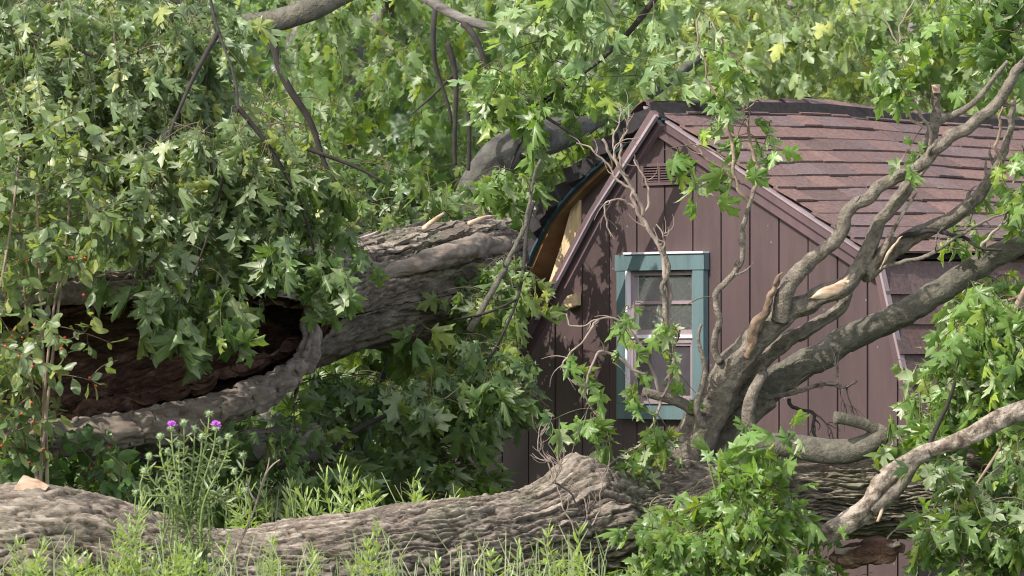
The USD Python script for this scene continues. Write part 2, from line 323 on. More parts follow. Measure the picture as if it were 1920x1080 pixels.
# ------------------------------------------------------------------ the shed
TH = math.radians(50)
GD = np.array([math.cos(TH), -math.sin(TH), 0])      # along the gable, to the right
AX = np.array([math.sin(TH), math.cos(TH), 0])       # along the ridge, away
O = P(1225, 215, 30) * [1, 1, 0]
def T(u, n, z):
    u, n, z = np.broadcast_arrays(np.asarray(u, float), np.asarray(n, float), np.asarray(z, float))
    return O + u[..., None] * GD - n[..., None] * AX + z[..., None] * np.array([0, 0, 1.0])
def U(x, y, n=0.0):
    r = FW + RT * (x - 960) / F + UP * (540 - y) / F
    q = EYE + ((O - AX * n - EYE) @ AX) / (r @ AX) * r
    return np.array([(q - O) @ GD, q[2]])
def upoly(pts, n=0.0):
    return Polygon([U(x, y, n) for x, y in pts])

shed = thing('garden_shed', 'maroon wooden shed with gambrel shingle roof, its left side crushed by a fallen trunk', 'shed', O)
rng = np.random.default_rng(11)
APEX = U(1225, 215); BRK = U(1647, 482); EAVE = U(1715, 770)
zr = 2.668
left = [U(1222, 212), U(1130, 390), U(1000, 640), U(905, 800)]
gable = Polygon([APEX, BRK, EAVE, (EAVE[0], -0.1), (-1.7, -0.1), (-1.75, 0.75)] + left[::-1])
casing = [U(1166, 478), U(1327, 478), U(1295, 787), U(1163, 787)]
wx0, wx1 = U(1166, 600)[0], U(1329, 600)[0]
wz1, wz0 = U(1250, 477)[1], U(1250, 786)[1]
hole = sbox(wx0 + 0.05, wz0 + 0.05, wx1 - 0.05, wz1 - 0.05)
vx0, vx1 = U(1206, 330)[0], U(1304, 330)[0]
vz1, vz0 = U(1250, 306)[1], U(1250, 347)[1]
vent_hole = sbox(vx0 + 0.012, vz0 + 0.012, vx1 - 0.012, vz1 - 0.012)
ug = U(1299, 420)[0]
step = 0.1986
k0 = math.floor((-1.9 - ug) / step)
part(shed, 'backing', extrude(gable.difference(hole).difference(vent_hole), -0.026, -0.011, T), M['groove'])
for k in range(k0, 22):
    a = ug + k * step
    strip = sbox(a + 0.0055, -0.2, a + step - 0.0055, 3)
    g = gable.intersection(strip).difference(hole.buffer(0.002)).difference(sbox(vx0, vz0, vx1, vz1))
    dn = 0.0015 * rng.uniform(-1, 1)
    for piece in getattr(g, 'geoms', [g]):
        m = extrude(piece, -0.010, dn, T)
        if m is not None and a < EAVE[0]:
            part(shed, 'siding_plank', m, M['siding'])
# window
win_z = [wz0, wz1]
cw = 0.078
hd = 0.074
window = part(shed, 'window', extrude(sbox(wx0 + 0.05, wz0 + 0.05, wx1 - 0.05, wz1 - 0.05).difference(sbox(wx0 + cw - .004, wz0 + cw - .004, wx1 - cw + .004, wz1 - hd + .004)), -0.03, 0.004, T), M['sash'], label='sash window with four small panes above a screened lower half')
part(window, 'casing', extrude(sbox(wx0 - 0.008, wz1 - hd, wx1 + 0.008, wz1), 0.004, 0.038, T), M['teal'])
part(window, 'casing', extrude(sbox(wx0, wz0 + hd, wx0 + cw, wz1 - hd - 0.002), 0.004, 0.034, T), M['teal'])
part(window, 'casing', extrude(sbox(wx1 - cw, wz0 + hd, wx1, wz1 - hd - 0.002), 0.004, 0.034, T), M['teal'])
part(window, 'casing', extrude(sbox(wx0 - 0.002, wz0, wx1 + 0.002, wz0 + hd - 0.002), 0.004, 0.034, T), M['teal'])
part(window, 'drip_cap', extrude(sbox(wx0 + 0.06, wz1 + 0.002, wx1 + 0.008, wz1 + 0.012), 0.003, 0.046, T), M['sash_pale'])
ix0, ix1, iz0, iz1 = wx0 + cw, wx1 - cw, wz0 + hd, wz1 - hd
zm = U(1250, 627)[1]
fr = 0.022
def frame(x0, z0, x1, z1, w):
    return sbox(x0, z0, x1, z1).difference(sbox(x0 + w, z0 + w, x1 - w, z1 - w))
part(window, 'upper_sash', extrude(frame(ix0 + .003, zm, ix1 - .003, iz1 - .002, fr), -0.01, 0.014, T), M['sash'])
part(window, 'meeting_rail', extrude(sbox(ix0 + .003, zm - 0.018, ix1 - .003, zm - 0.001), -0.005, 0.026, T), M['sash_pale'])
part(window, 'lower_sash', extrude(frame(ix0 + .003, iz0 + .002, ix1 - .003, zm - 0.0195, fr), -0.012, 0.018, T), M['sash'])
part(window, 'jamb', extrude(sbox(ix0 - .012, iz0, ix0 + .002, iz1), -0.012, 0.0365, T), M['sash_pale'])
part(window, 'screen_frame', extrude(frame(ix0 + fr + .004, iz0 + fr + .003, ix1 - fr - .004, zm - 0.0195 - fr, 0.012), 0.0, 0.012, T), M['sash'])
ux0, ux1, uz0, uz1 = ix0 + .003 + fr, ix1 - .003 - fr, zm + fr, iz1 - .002 - fr
xm, zz = (ux0 + ux1) / 2, (uz0 + uz1) / 2
part(window, 'muntin', extrude(sbox(xm - .008, uz0, xm + .008, uz1), -0.004, 0.01, T), M['sash'])
part(window, 'muntin', extrude(sbox(ux0, zz - .008, xm - .0085, zz + .008), -0.004, 0.009, T), M['sash'])
part(window, 'muntin', extrude(sbox(xm + .0085, zz - .008, ux1, zz + .008), -0.004, 0.009, T), M['sash'])
for a, b, c, d in ((ux0, zz + .008, xm - .008, uz1), (xm + .008, zz + .008, ux1, uz1), (ux0, uz0, xm - .008, zz - .008), (xm + .008, uz0, ux1, zz - .008)):
    part(window, 'pane', extrude(sbox(a, b, c, d), -0.002, 0.001, T), M['glass'])
part(window, 'pane', extrude(sbox(ix0 + fr, iz0 + fr, ix1 - fr, zm - 0.0195 - fr), -0.008, -0.005, T), M['glass'])
part(window, 'insect_screen', extrude(sbox(ix0 + fr + .012, iz0 + fr + .012, ix1 - fr - .012, zm - 0.0195 - fr - .008), 0.004, 0.0055, T), M['screen'], label='dark fine mesh screen of the lower sash')
part(window, 'window_sill', extrude(sbox(ix0, iz0 - .002, ix1, iz0 + .012), 0.019, 0.042, T), M['sash'])
# louvred vent
vent = part(shed, 'gable_vent', extrude(frame(vx0, vz0, vx1, vz1, 0.014), -0.008, 0.012, T), M['trim'], label='small louvred vent under the roof peak')
for k in (1, 2):
    xa = vx0 + (vx1 - vx0) * k / 3
    part(vent, 'mullion', extrude(sbox(xa - .006, vz0 + .014, xa + .006, vz1 - .014), -0.008, 0.010, T), M['trim'])
for k in range(3):
    a = vx0 + (vx1 - vx0) * k / 3 + .008 + (0.007 if k == 0 else 0); b = vx0 + (vx1 - vx0) * (k + 1) / 3 - .008 - (.007 if k == 2 else 0)
    for j in range(6):
        zc = vz0 + .016 + (vz1 - vz0 - .03) * (j + .5) / 6
        prof = Polygon([(-.008, zc + .006), (.011, zc - .003), (.011, zc - .0055), (-.008, zc + .0035)])
        m = trimesh.creation.extrude_polygon(prof, b - a, engine='earcut'); v = np.array(m.vertices)
        part(vent, 'slat', (T(a + v[:, 2], v[:, 0], v[:, 1]), np.array(m.faces)), M['trim'])
# right roof
def sag(w):
    return np.interp(w, [0, .4, .8, 1.11, 1.465, 1.93, 2.44, 3.6], [0, .014, .022, .018, -.008, -.02, -.03, -.03])
DEPTH = 3.4
def Rf(t, w, lift=0.0):
    """Right upper slope: t metres down from the ridge, w along it."""
    L = math.hypot(BRK[0], zr - BRK[1] - .02); du, dz = BRK[0] / L, -(zr - BRK[1] - .02) / L
    bow = 0.007 * np.sin(np.pi * np.clip(t / L, 0, 1)) * np.sin(w * 1.7)
    return T(t * du + lift * (-dz), -w, zr + t * dz + lift * du + sag(w) * .7 * (1 - 0.75 * t / L) + bow)
L1 = math.hypot(BRK[0], zr - BRK[1] - .02)
def slab(fn, t0, t1, w0, w1, l0, l1, th, nw=2):
    """A thin piece on a roof: lift l0 at its top edge, l1 at its lower edge."""
    ws = np.linspace(w0, w1, nw); v = []
    for t, l in ((t0, l0), (t1, l1)):
        for dl in (0, th):
            v.append(fn(np.full(nw, t), ws, l + dl))
    v = np.stack(v).reshape(-1, 3)                       # rows: top low, top high, bottom low, bottom high
    f = []
    for i in range(nw - 1):
        for r0, r1 in ((1, 3), (3, 2), (2, 0), (0, 1)):
            f.append([r0 * nw + i, r1 * nw + i, r1 * nw + i + 1, r0 * nw + i + 1])
    for i, flip in ((0, 0), (nw - 1, 1)):
        q = [0 * nw + i, 2 * nw + i, 3 * nw + i, 1 * nw + i]
        f.append(q[::-1] if flip else q)
    return v, np.vstack([np.array(f)[:, [0, 1, 2]], np.array(f)[:, [0, 2, 3]]])
roof = part(shed, 'roof', slab(Rf, 0, L1, -0.03, DEPTH, -0.03, -0.03, 0.022, 24), M['old_shingle'], label='right roof slope of weathered brown and purple shingles')
EX = 0.143
n_course = int(L1 / EX)
for c in range(n_course + 1):
    t1 = L1 + 0.03 - (n_course - c) * EX
    w = -0.055 - rng.uniform(0, .2)
    while w < 3.0:
        ln = rng.choice([0.12, 0.16, 0.2, 0.26])
        a, b = max(w, -0.055), w + ln - 0.0015
        if b - a > .02:
            up = rng.choice([0.0, 0.0035, 0.0035])
            wob = rng.uniform(-.007, .007)
            part(roof, 'shingle', slab(Rf, max(t1 - EX - 0.03, 0.01), t1 + wob, a, b, 0.002, 0.010 + up * .6 + rng.uniform(0, .003), 0.007 + up, 3), M[f'shingle{rng.choice(6, p=[.3, .22, .16, .1, .14, .08])}'])
        w += ln
# ridge cap, lifted off the sagging middle
w = -0.06
while w < 3.2:
    lift = 0.002 + 0.022 * math.exp(-((w - 1.0) / 0.38) ** 2)
    def Cap(t, ww, l):
        return Rf(np.abs(t), ww, l) if np.all(np.asarray(t) >= 0) else T(t * 0.9, -ww, zr - np.abs(t) * 0.45 + l + sag(ww))
    prof = [(-.10, zr - .055), (-.05, zr - .018), (0, zr + .004), (.06, zr - .022), (.125, zr - .055)]
    vs = []
    for ww, e in ((w, 0.007), (w + .16, 0.0)):
        for dl in (0, .006):
            for u_, z_ in prof:
                vs.append(T(u_, -ww, z_ + lift + dl + e + .7 * float(sag(ww))))
    vs = np.array(vs).reshape(4, 5, 3); v = vs.reshape(-1, 3); f = []
    for i in range(4):
        f += [[5 + i, 6 + i, 16 + i, 15 + i], [i, 10 + i, 11 + i, 1 + i], [i, 1 + i, 6 + i, 5 + i], [10 + i, 15 + i, 16 + i, 11 + i]]
    f += [[0, 5, 15, 10], [4, 14, 19, 9]]
    part(roof, 'ridge_cap', (v, np.array(f)), M[f'shingle{rng.integers(0, 6)}'])
    w += .145
part(roof, 'ridge_felt', slab(Rf, .0, .16, -.04, 3.2, .012, .013, .004, 24), M['old_shingle'])
# steep lower slope
dl = np.array([EAVE[0] - BRK[0], EAVE[1] - BRK[1]]); L2 = np.linalg.norm(dl) + .06; dl = dl / np.linalg.norm(dl)
def Lf(t, w, lift=0.0):
    return T(BRK[0] + .012 + t * dl[0] - lift * dl[1], -w, BRK[1] - .02 + t * dl[1] + lift * dl[0])
lower = part(shed, 'lower_roof', slab(Lf, 0, L2, -0.02, DEPTH, -0.02, -0.02, 0.02, 4), M['old_shingle'], label='steep lower roof slope with the same shingles')
for c in range(int(L2 / EX) + 1):
    w = -0.03 - rng.uniform(0, .2)
    while w < 1.9:
        ln = rng.choice([0.22, 0.28, 0.34, 0.45]); a, b = max(w, -0.03), w + ln - .0015
        if b - a > .02:
            part(lower, 'shingle', slab(Lf, c * EX, c * EX + EX + .02, a, b, 0.002, 0.011 + rng.choice([0, .003]), 0.007, 2), M[f'shingle{rng.choice([0, 2, 4, 5])}'])
        w += ln
# right rake trim
def along(a, b, off0, off1, n0, n1):
    """A board along the line a-b in the gable plane, from off0 to off1 to the left of its run."""
    a, b = np.array(a), np.array(b); d = (b - a) / np.linalg.norm(b - a); q = np.array([-d[1], d[0]])
    return extrude(Polygon([a + q * off0, b + q * off0, b + q * off1, a + q * off1]), n0, n1, T)
ra, rb = np.array([-0.004, zr - .014]), np.array([BRK[0] + .03, BRK[1] - .012])
part(shed, 'rake_board', along(ra, rb, -.098, -.03, .002, .032), M['trim'])
part(shed, 'rake_board', along(ra, rb, -.045, -.004, .033, .052), M['trim'])
part(shed, 'drip_edge', along(ra, rb, -.006, .004, .010, .060), M['sash'])
la, lb = np.array([BRK[0] + .02, BRK[1] - .03]), np.array([EAVE[0] + .016, EAVE[1] - .06])
part(shed, 'rake_board', along(la, lb, -.034, .004, .003, .026), M['trim'])
part(shed, 'drip_edge', along(la, lb, .005, .018, .003, .032), M['sash'])
# left side: torn rake boards that hang out from the wall
def Lb(pts, n0, n1, th, y0=207, y1=690):
    """A board in front of the gable; its stand-off grows from n0 at its top to n1 at its foot."""
    pts = np.array(pts, float)
    tri = trimesh.creation.triangulate_polygon(Polygon(pts), engine='earcut')
    q = np.array(tri[0]); f = np.array(tri[1])
    nn = n0 + (n1 - n0) * (q[:, 1] - y0) / (y1 - y0)
    uz = np.array([U(x, y, n) for (x, y), n in zip(q, nn)])
    fr_, bk_ = T(uz[:, 0], nn, uz[:, 1]), T(uz[:, 0], nn - th, uz[:, 1])
    m = len(q); ring = np.arange(m); nxt = np.roll(ring, -1)
    sides = np.vstack([np.c_[ring, nxt, nxt + m], np.c_[ring, nxt + m, ring + m]])
    return np.vstack([fr_, bk_]), np.vstack([f, f[:, ::-1] + m, sides])
part(shed, 'torn_rake_board', Lb([(1228, 224), (1238, 236), (1133, 402), (1060, 540), (1002, 652), (938, 790), (918, 790), (982, 652), (1042, 540), (1115, 402)], .19, .36, .03), M['trim'], label='maroon rake board torn loose from the left gable edge')
part(shed, 'torn_rake_board', Lb([(1219, 207), (1227, 214), (1108, 402), (1035, 540), (1002, 600), (955, 690), (945, 690), (993, 600), (1027, 540), (1100, 402)], .225, .395, .035), M['trim'], label='outer maroon rake moulding torn loose from the left gable edge')
part(shed, 'torn_rake_board', Lb([(1227, 214), (1230, 218), (1111, 402), (1038, 540), (1005, 600), (1002, 600), (1035, 540), (1108, 402)], .23, .4, .02), M['sash'], label='thin pale lip of the torn rake moulding')
part(shed, 'leaning_board', Lb([(905, 800), (925, 800), (885, 930), (850, 960), (845, 930)], .25, .25, .03), M['trim'], label='maroon board leaning at the foot of the crushed gable')
part(shed, 'gable_scrap', extrude(upoly([(1083, 345), (1150, 305), (1190, 262), (1200, 262), (1110, 400), (1081, 448)], .0), -.012, .0, T), M['siding'], label='scrap of maroon siding between roof edge and torn rake')
part(shed, 'broken_stud', extrude(upoly([(1078, 352), (1084, 362), (1084, 440), (1040, 528), (1026, 532), (1052, 452)], .02), -.03, .012, T), M['lumber'], label='bare splintered stud of pale lumber')
part(shed, 'bare_rafter', extrude(upoly([(1081, 322), (1140, 290), (1180, 258), (1178, 284), (1150, 305), (1083, 344)], .02), .002, .03, T), M['lumber'], label='bare pale rafter end under the bent roof edge')
part(shed, 'broken_block', extrude(upoly([(1060, 566), (1066, 555), (1084, 549), (1084, 572), (1070, 578), (1062, 572)], .02), .003, .03, T), M['lumber'], label='small split block of pale wood beside the torn rake')
# bent left roof
prof = [U(*q, 0.1) for q in ((1227, 196), (1178, 229), (1132, 262), (1088, 300), (1050, 338), (1016, 378), (992, 416), (974, 455), (954, 500), (925, 545), (885, 585))]
pl = spline(np.array(prof), 40)
tn = np.gradient(pl, axis=0); tn /= np.linalg.norm(tn, axis=1)[:, None]; nn = np.c_[tn[:, 1], -tn[:, 0]]
nn = np.where((nn[:, 1] > 0)[:, None], nn, -nn); nn[nn[:, 0] > 0.2] *= -1
def bent(off0, off1, n0, w1, ragged=0.0, seed=0):
    ws = np.linspace(-n0, w1, 16); v = []
    jag = ragged * (meshkit.fbm(np.c_[np.arange(40) * .8, np.zeros(40), np.zeros(40)], 3, seed) - .5)
    for off in (off0, off1):
        for i, w in enumerate(ws):
            q = pl + nn * off
            wj = w + (jag if i == 0 else 0)
            fall = 0.06 * (w / 3) * np.linspace(0, 1, 40)
            v.append(T(q[:, 0], -wj, q[:, 1] + fall + sag(max(w, 0)) * np.linspace(1, .2, 40)))
    v = np.array(v).reshape(2, 16, 40, 3); idx = np.arange(2 * 16 * 40).reshape(2, 16, 40); f = []
    for k in (0, 1):
        a, b, c, d = idx[k, :-1, :-1], idx[k, 1:, :-1], idx[k, 1:, 1:], idx[k, :-1, 1:]
        f.append(np.stack([a, b, c, d] if k else [a, d, c, b], -1).reshape(-1, 4))
    for e in (idx[:, 0, :], idx[:, -1, :], idx[:, :, 0], idx[:, :, -1]):
        f.append(np.stack([e[0, :-1], e[0, 1:], e[1, 1:], e[1, :-1]], -1))
    return v.reshape(-1, 3), np.vstack(f)
part(shed, 'bent_roof_deck', bent(-.100, -.080, .05, 3.3), M['plywood'], label='brown plywood underside of the bent left roof')
part(shed, 'roof_felt', bent(-.0795, -.068, .075, 3.3, .02, 4), M['felt'])
part(shed, 'bent_shingles', bent(-.0675, .012, .10, 3.3, .22, 2), M['old_shingle'], label='dark ragged edge of the bent left roof shingles')
# the rest of the box
for k in range(15):
    a = .02 + k * .21
    part(shed, 'side_plank', extrude(sbox(a, -0.1, a + .199, EAVE[1]), 0, .012, lambda u, n, z: T(EAVE[0] - .014 + n, -u, z)), M['siding'])
part(shed, 'side_backing', extrude(sbox(0.03, -0.1, DEPTH, EAVE[1]), 0, .01, lambda u, n, z: T(EAVE[0] - .026 + n, -u, z)), M['groove'])
part(shed, 'back_wall', extrude(Polygon([(EAVE[0] - .03, -.1), (EAVE[0] - .03, EAVE[1]), (BRK[0] - .03, BRK[1] - .06), (0, 2.55), (-1.2, 1.6), (-1.7, .7), (-1.7, -.1)]), 0, .02, lambda u, n, z: T(u, -3.2 + n, z)), M['interior'])
part(shed, 'left_wall', extrude(sbox(0.05, -.1, 3.2, .74), 0, .02, lambda u, n, z: T(-1.73 + n, -u, z)), M['siding'])
_sl = trimesh.creation.box((.02, 2.9, 1.02)); _ang = math.atan2(.36, .96)
_v = np.array(_sl.vertices); _u = -1.56 + _v[:, 0] * math.cos(_ang) + _v[:, 2] * math.sin(_ang); _z = 1.19 - _v[:, 0] * math.sin(_ang) + _v[:, 2] * math.cos(_ang)
part(shed, 'crushed_wall', (T(_u, -1.75 + _v[:, 1], _z), np.array(_sl.faces)), M['interior'])
part(shed, 'shed_floor', extrude(sbox(-1.7, .04, EAVE[0] - .04, .09), .04, -3.15, lambda u, n, z: T(u, n, z)), M['interior'])

# ------------------------------------------------------------------ leaves
def outline(half):
    r = np.array(half); l = r[::-1] * [-1, 1]
    return np.vstack([[0, 0], r, [0, 1.0], l])
MAPLE = outline([(.08, -.05), (.20, -.04), (.36, -.10), (.29, .03), (.21, .12), (.38, .17), (.47, .25), (.62, .42), (.45, .40), (.36, .49), (.15, .37), (.17, .55), (.30, .70), (.16, .73), (.09, .85)])
MAPLE_LOW = outline([(.36, -.06), (.25, .12), (.58, .40), (.19, .42), (.28, .70)])
OVAL = outline([(.13, .08), (.25, .28), (.29, .5), (.21, .74), (.09, .92)])
LANCE = outline([(.07, .15), (.1, .4), (.06, .75)])
def leaf_model(ol, fold, curl, wave, seed, centre=(0, .3), petiole=.45):
    r = np.random.default_rng(seed)
    v2 = np.vstack([ol, [centre]]); n = len(ol)
    x, y = v2[:, 0], v2[:, 1]
    zz = -fold * np.abs(x) - curl * y ** 2 + wave * np.sin(x * 5 + r.uniform(0, 6)) * (np.abs(x) + .2) - .35 * curl * x ** 2 + .05 * r.normal(size=len(x)) * (np.hypot(x, y - .3) > .3)
    yy = y - 0.25 * curl * y ** 2
    v = np.c_[x * (1 - .25 * fold), yy, zz]
    f = np.array([[n, i, (i + 1) % n] for i in range(n)])
    if petiole:
        v = np.vstack([v, [-.012, 0, 0], [.012, 0, 0], [0, -petiole, .06]]); f = np.vstack([f, [n + 1, n + 3, n + 2]])
        v[:, 1] += petiole; v[:, 2] -= .06
    return v, f
_lr = np.random.default_rng(5)
MODELS = {
    'maple': [leaf_model(MAPLE, fo, cu, .11, 50 + i) for i, (fo, cu) in enumerate([(.2, .2), (.5, .4), (.8, .6), (.35, -.3), (1.2, .4), (.6, 1.0), (1.7, .6), (1.0, -.3), (.4, .7)])],
    'low': [leaf_model(MAPLE_LOW, fo, cu, .05, 70 + i) for i, (fo, cu) in enumerate([(.15, .2), (.4, .4), (.7, .4)])],
    'oval': [leaf_model(OVAL, fo, cu, .03, 80 + i, (0, .45), .15) for i, (fo, cu) in enumerate([(.25, .1), (.4, .3), (.15, -.15)])],
    'lance': [leaf_model(LANCE, .5, cu, 0, 90 + i, (0, .4), 0) for i, cu in enumerate([.1, .35])]}
UPV = np.array([0, 0, 1.0])
def unit(v):
    return v / np.maximum(np.linalg.norm(v, axis=-1, keepdims=True), 1e-9)

class Leaves:
    """Leaves of one thing: position, tip direction, normal, size, model, tint."""
    def __init__(self):
        self.rows = []
    def add(self, pos, tip, nor, size, kind, k, tint):
        self.rows.append((pos, tip, nor, size, kind, k, tint))
    def geometry(self, i):
        pos, tip, nor, size, kind, k, tint = self.rows[i]
        v, f = MODELS[kind][k]
        x = np.cross(tip, nor)
        return pos + size * (v[:, :1] * x + v[:, 1:2] * tip + v[:, 2:] * nor), f
REG = []          # (thing path, Leaves, material, wanted name)

def leaf_tint(r, base, var):
    b = np.array(base) * r.uniform(1 - var, 1 + var)
    y = r.random()
    if y < .12:
        b = b * [1.55, 1.3, .9]
    elif y < .35:
        b = b * [.88, .94, 1.0]
    return b

def put_leaf(L, r, pos, out, along_, hang, size, kind, tint, var, upness=.35):
    tip = unit(hang * -1.15 * UPV + .6 * out + .3 * along_ + .38 * r.normal(size=3))
    nor = upness * (.5 if hang > 1.05 else 1) * UPV + .3 * out + .75 * r.normal(size=3) + .25 * SUN + np.array([0, -.4, 0])
    nor = unit(nor - tip * (nor @ tip))
    L.add(pos, tip, nor, size * (1 if kind == 'oval' else .88) * r.uniform(.48, 1.18), kind, int(r.integers(len(MODELS[kind]))), leaf_tint(r, tint, var))

def grow(path, limbs, regions, seed, leafmat=None, twig_mat=None, name='leaf', twig_r=.0017):
    """Fills picture regions (at real depths) with twigs that start from the nearest limb, and hangs leaves on them."""
    r = np.random.default_rng(seed)
    L = Leaves(); twigs = []
    skel = np.vstack([np.asarray(l) for l in limbs])
    for R in regions:
        pg = Polygon(R['poly']); x0, y0, x1, y1 = pg.bounds
        prepare(pg); starts = []
        many = int(R['n'] * (1 if R.get('kind') == 'oval' else 1.2))
        while len(starts) < many:
            xs, ys = r.uniform(x0, x1, 200), r.uniform(y0, y1, 200)
            ok = contains_xy(pg, xs, ys)
            starts += [P(a, b, r.uniform(*R['d'])) for a, b in zip(xs[ok], ys[ok])]
        starts = np.array(starts[:many])
        dist = cKDTree(skel).query(starts)[0]
        hang, kind = R.get('hang', 1.0), R.get('kind', 'maple')
        for o in np.argsort(dist):
            s = starts[o]
            dd, j = cKDTree(skel).query(s) if o % 3 == 0 or len(twigs) < 3 else cKDTree(skel[-400:]).query(s) if False else cKDTree(skel).query(s)
            a = skel[j]
            ln = r.uniform(*R.get('len', (.22, .5)))
            head = unit(unit(s - a + 1e-6) * .5 + hang * -UPV * .8 + r.normal(size=3) * .45)
            if R.get('rise'):
                head = unit(head * .5 + UPV * R['rise'])
            e = s + head * ln
            uu = np.linspace(0, 1, 14)[:, None]
            ctl = s * .8 + a * .2 + r.normal(size=3) * .015
            c = (1 - uu) ** 2 * a + 2 * uu * (1 - uu) * ctl + uu ** 2 * e
            if dd < .02:
                c = spline(np.array([s, s + head * ln * .5 + r.normal(size=3) * .015, e]), 8)
            rad = np.linspace(twig_r * 1.6, twig_r * .7, len(c))
            if not R.get('bare'):
                twigs.append(tube(c, rad, 4, cap=False))
            skel = np.vstack([skel, c[len(c) // 2:]])
            m = max(2, int(ln / R.get('space', .055)))
            tp = unit(np.gradient(c, axis=0))
            k0_ = 0 if dd < .02 else 5
            for i in range(m):
                x = k0_ + (len(c) - 1 - k0_) * (i + r.uniform(.2, 1)) / m
                q = min(int(x), len(c) - 2); pos = c[q] + (c[q + 1] - c[q]) * (x - q)
                side = r.normal(size=3); side = unit(side - tp[q] * (side @ tp[q]))
                for sgn in (1, -1):
                    if r.random() < R.get('dens', .9):
                        put_leaf(L, r, pos, side * sgn, tp[q], hang, R['size'], kind, R['tint'], R.get('var', .25), R.get('up', .35))
    if twigs:
        v, f = join(twigs)
        part(path, 'twigs', (v, f), twig_mat or M['shoot'], smooth=True, kind='stuff')
    REG.append((path, L, leafmat or M['leaf'], name))
    return L

def flush_leaves():
    """Finds the leaves that show largest, makes those single parts and joins the rest of each thing into one."""
    Wd, Hd = 960, 540
    pts, ids = [], []
    loc = {'maple': [(0, .3), (.2, .25), (-.2, .25), (.35, .35), (-.35, .35), (0, .6), (0, .8), (.1, .1), (-.1, .1), (.2, .65), (-.2, .65)]}
    loc['low'] = loc['maple']; loc['oval'] = [(0, .2), (0, .5), (0, .8), (.15, .5), (-.15, .5)]; loc['lance'] = [(0, .3), (0, .6)]
    for t, (path, L, m, nm) in enumerate(REG):
        for i, (pos, tip, nor, size, kind, k, tint) in enumerate(L.rows):
            x = np.cross(tip, nor); q = np.array(loc[kind]); pet = .45 if kind in ('maple', 'low') else .15
            pts.append(pos + size * (q[:, :1] * x + (q[:, 1:] + pet) * tip)); ids.append(np.full(len(q), (t << 20) + i))
    pts, ids = np.vstack(pts), np.concatenate(ids)
    x, y, d = project(pts)
    xi, yi = (x * Wd / 1920).astype(int) // 3, (y * Hd / 1080).astype(int) // 3
    ok = (xi >= 0) & (xi < Wd // 3) & (yi >= 0) & (yi < Hd // 3)
    cell, d, ids = (yi * (Wd // 3) + xi)[ok], d[ok], ids[ok]
    order = np.lexsort((d, cell)); first = np.r_[True, np.diff(cell[order]) > 0]
    seen, count = np.unique(ids[order][first], return_counts=True)
    for t, (path, L, m, nm) in enumerate(REG):
        sel = (seen >> 20) == t
        mine, cnt = seen[sel] & ((1 << 20) - 1), count[sel]
        need = 2 if L.rows and L.rows[0][4] != 'oval' else 1
        keep = mine[np.argsort(-cnt, kind='stable')][:290] if nm else []
        keep = set(int(i) for i in keep if cnt[np.nonzero(mine == i)[0][0]] >= need)
        rest = []; tints = []
        for i in range(len(L.rows)):
            v, f = L.geometry(i)
            if i in keep:
                part(path, nm, (v, f), m, smooth=True, tint=L.rows[i][6])
            else:
                rest.append((v, f)); tints.append(np.tile(L.rows[i][6], (len(v), 1)))
        if rest:
            part(path, 'foliage', join(rest), m, smooth=True, kind='stuff', tint=np.vstack(tints))

def limb(path, pts, r0, r1, mat_, name='limb', seed=0, n=60, sides=18, amp=.006, ft=40, label=None, knots=0.0, radii=None, fs=9, kink=0.0, spurs=0):
    c = spline(path3(pts), n)
    if kink:
        ss = np.r_[0, np.cumsum(np.linalg.norm(np.diff(c, axis=0), axis=1))]
        kn = np.stack([meshkit.fbm(np.stack([ss * 14, ss * 0 + seed, ss * 0 + 3.7 * k], -1), 3, seed + k) - .5 for k in range(3)], -1)
        c = c + kn * kink * np.minimum(1, ss / .05)[:, None]
    r = np.interp(np.linspace(0, 1, n), np.linspace(0, 1, len(radii)), radii) if radii else np.linspace(r0, r1, n)
    m = tube(c, r, sides, rough(seed, amp, fs, ft, knots))
    if spurs:
        q = np.random.default_rng(seed + 1000); out = [m]
        for _ in range(spurs):
            i = int(q.integers(len(c) // 3, len(c) - 2)); t = unit(c[i + 1] - c[i]); d = unit(q.normal(size=3)); d = unit(d - t * (d @ t) + t * .6); ln = q.uniform(.03, .12)
            e = np.array([c[i], c[i] + d * ln * .5 + q.normal(size=3) * .006, c[i] + unit(d + t * .5) * ln])
            out.append(tube(spline(e, 6), np.linspace(max(r[i] * .6, .0012), .0009, 6), 5))
        m = join(out)
    part(path, name, m, mat_, smooth=True, label=label, tint=(1, 1, 1) if mat_ is M['bark'] else None)
    return c

# ------------------------------------------------------------------ the fallen maple in front
TRUNK = [(-260, 1110, 25.7, .39), (-40, 1090, 25.85, .37), (180, 1105, 26.0, .36), (400, 1125, 26.2, .33), (620, 1112, 26.4, .325), (820, 1075, 26.7, .295), (1000, 1037, 27.05, .268), (1120, 1008, 27.3, .253), (1280, 965, 27.55, .215), (1450, 938, 27.7, .185), (1650, 932, 27.85, .18), (1800, 922, 27.9, .2), (2000, 905, 28.0, .22), (2250, 890, 28.1, .2)]
c = spline(np.array([[*P(*q[:3]), q[3]] for q in TRUNK]), 760)
SS = np.r_[0, np.cumsum(np.linalg.norm(np.diff(c[:, :3], axis=0), axis=1))]
def s_at(px):
    return float(np.interp(px, project(c[:, :3])[0], SS))
maple = thing('fallen_maple', 'fallen maple with furrowed trunk lying across the foreground and bare limbs rising before the shed', 'fallen tree', [*(c[250, :2]), 0])
def side(s, th, R):
    return 0
viewer = math.pi / 2 if frames(c[:, :3])[2][300] @ np.array([0, -1.0, 0]) > 0 else -math.pi / 2
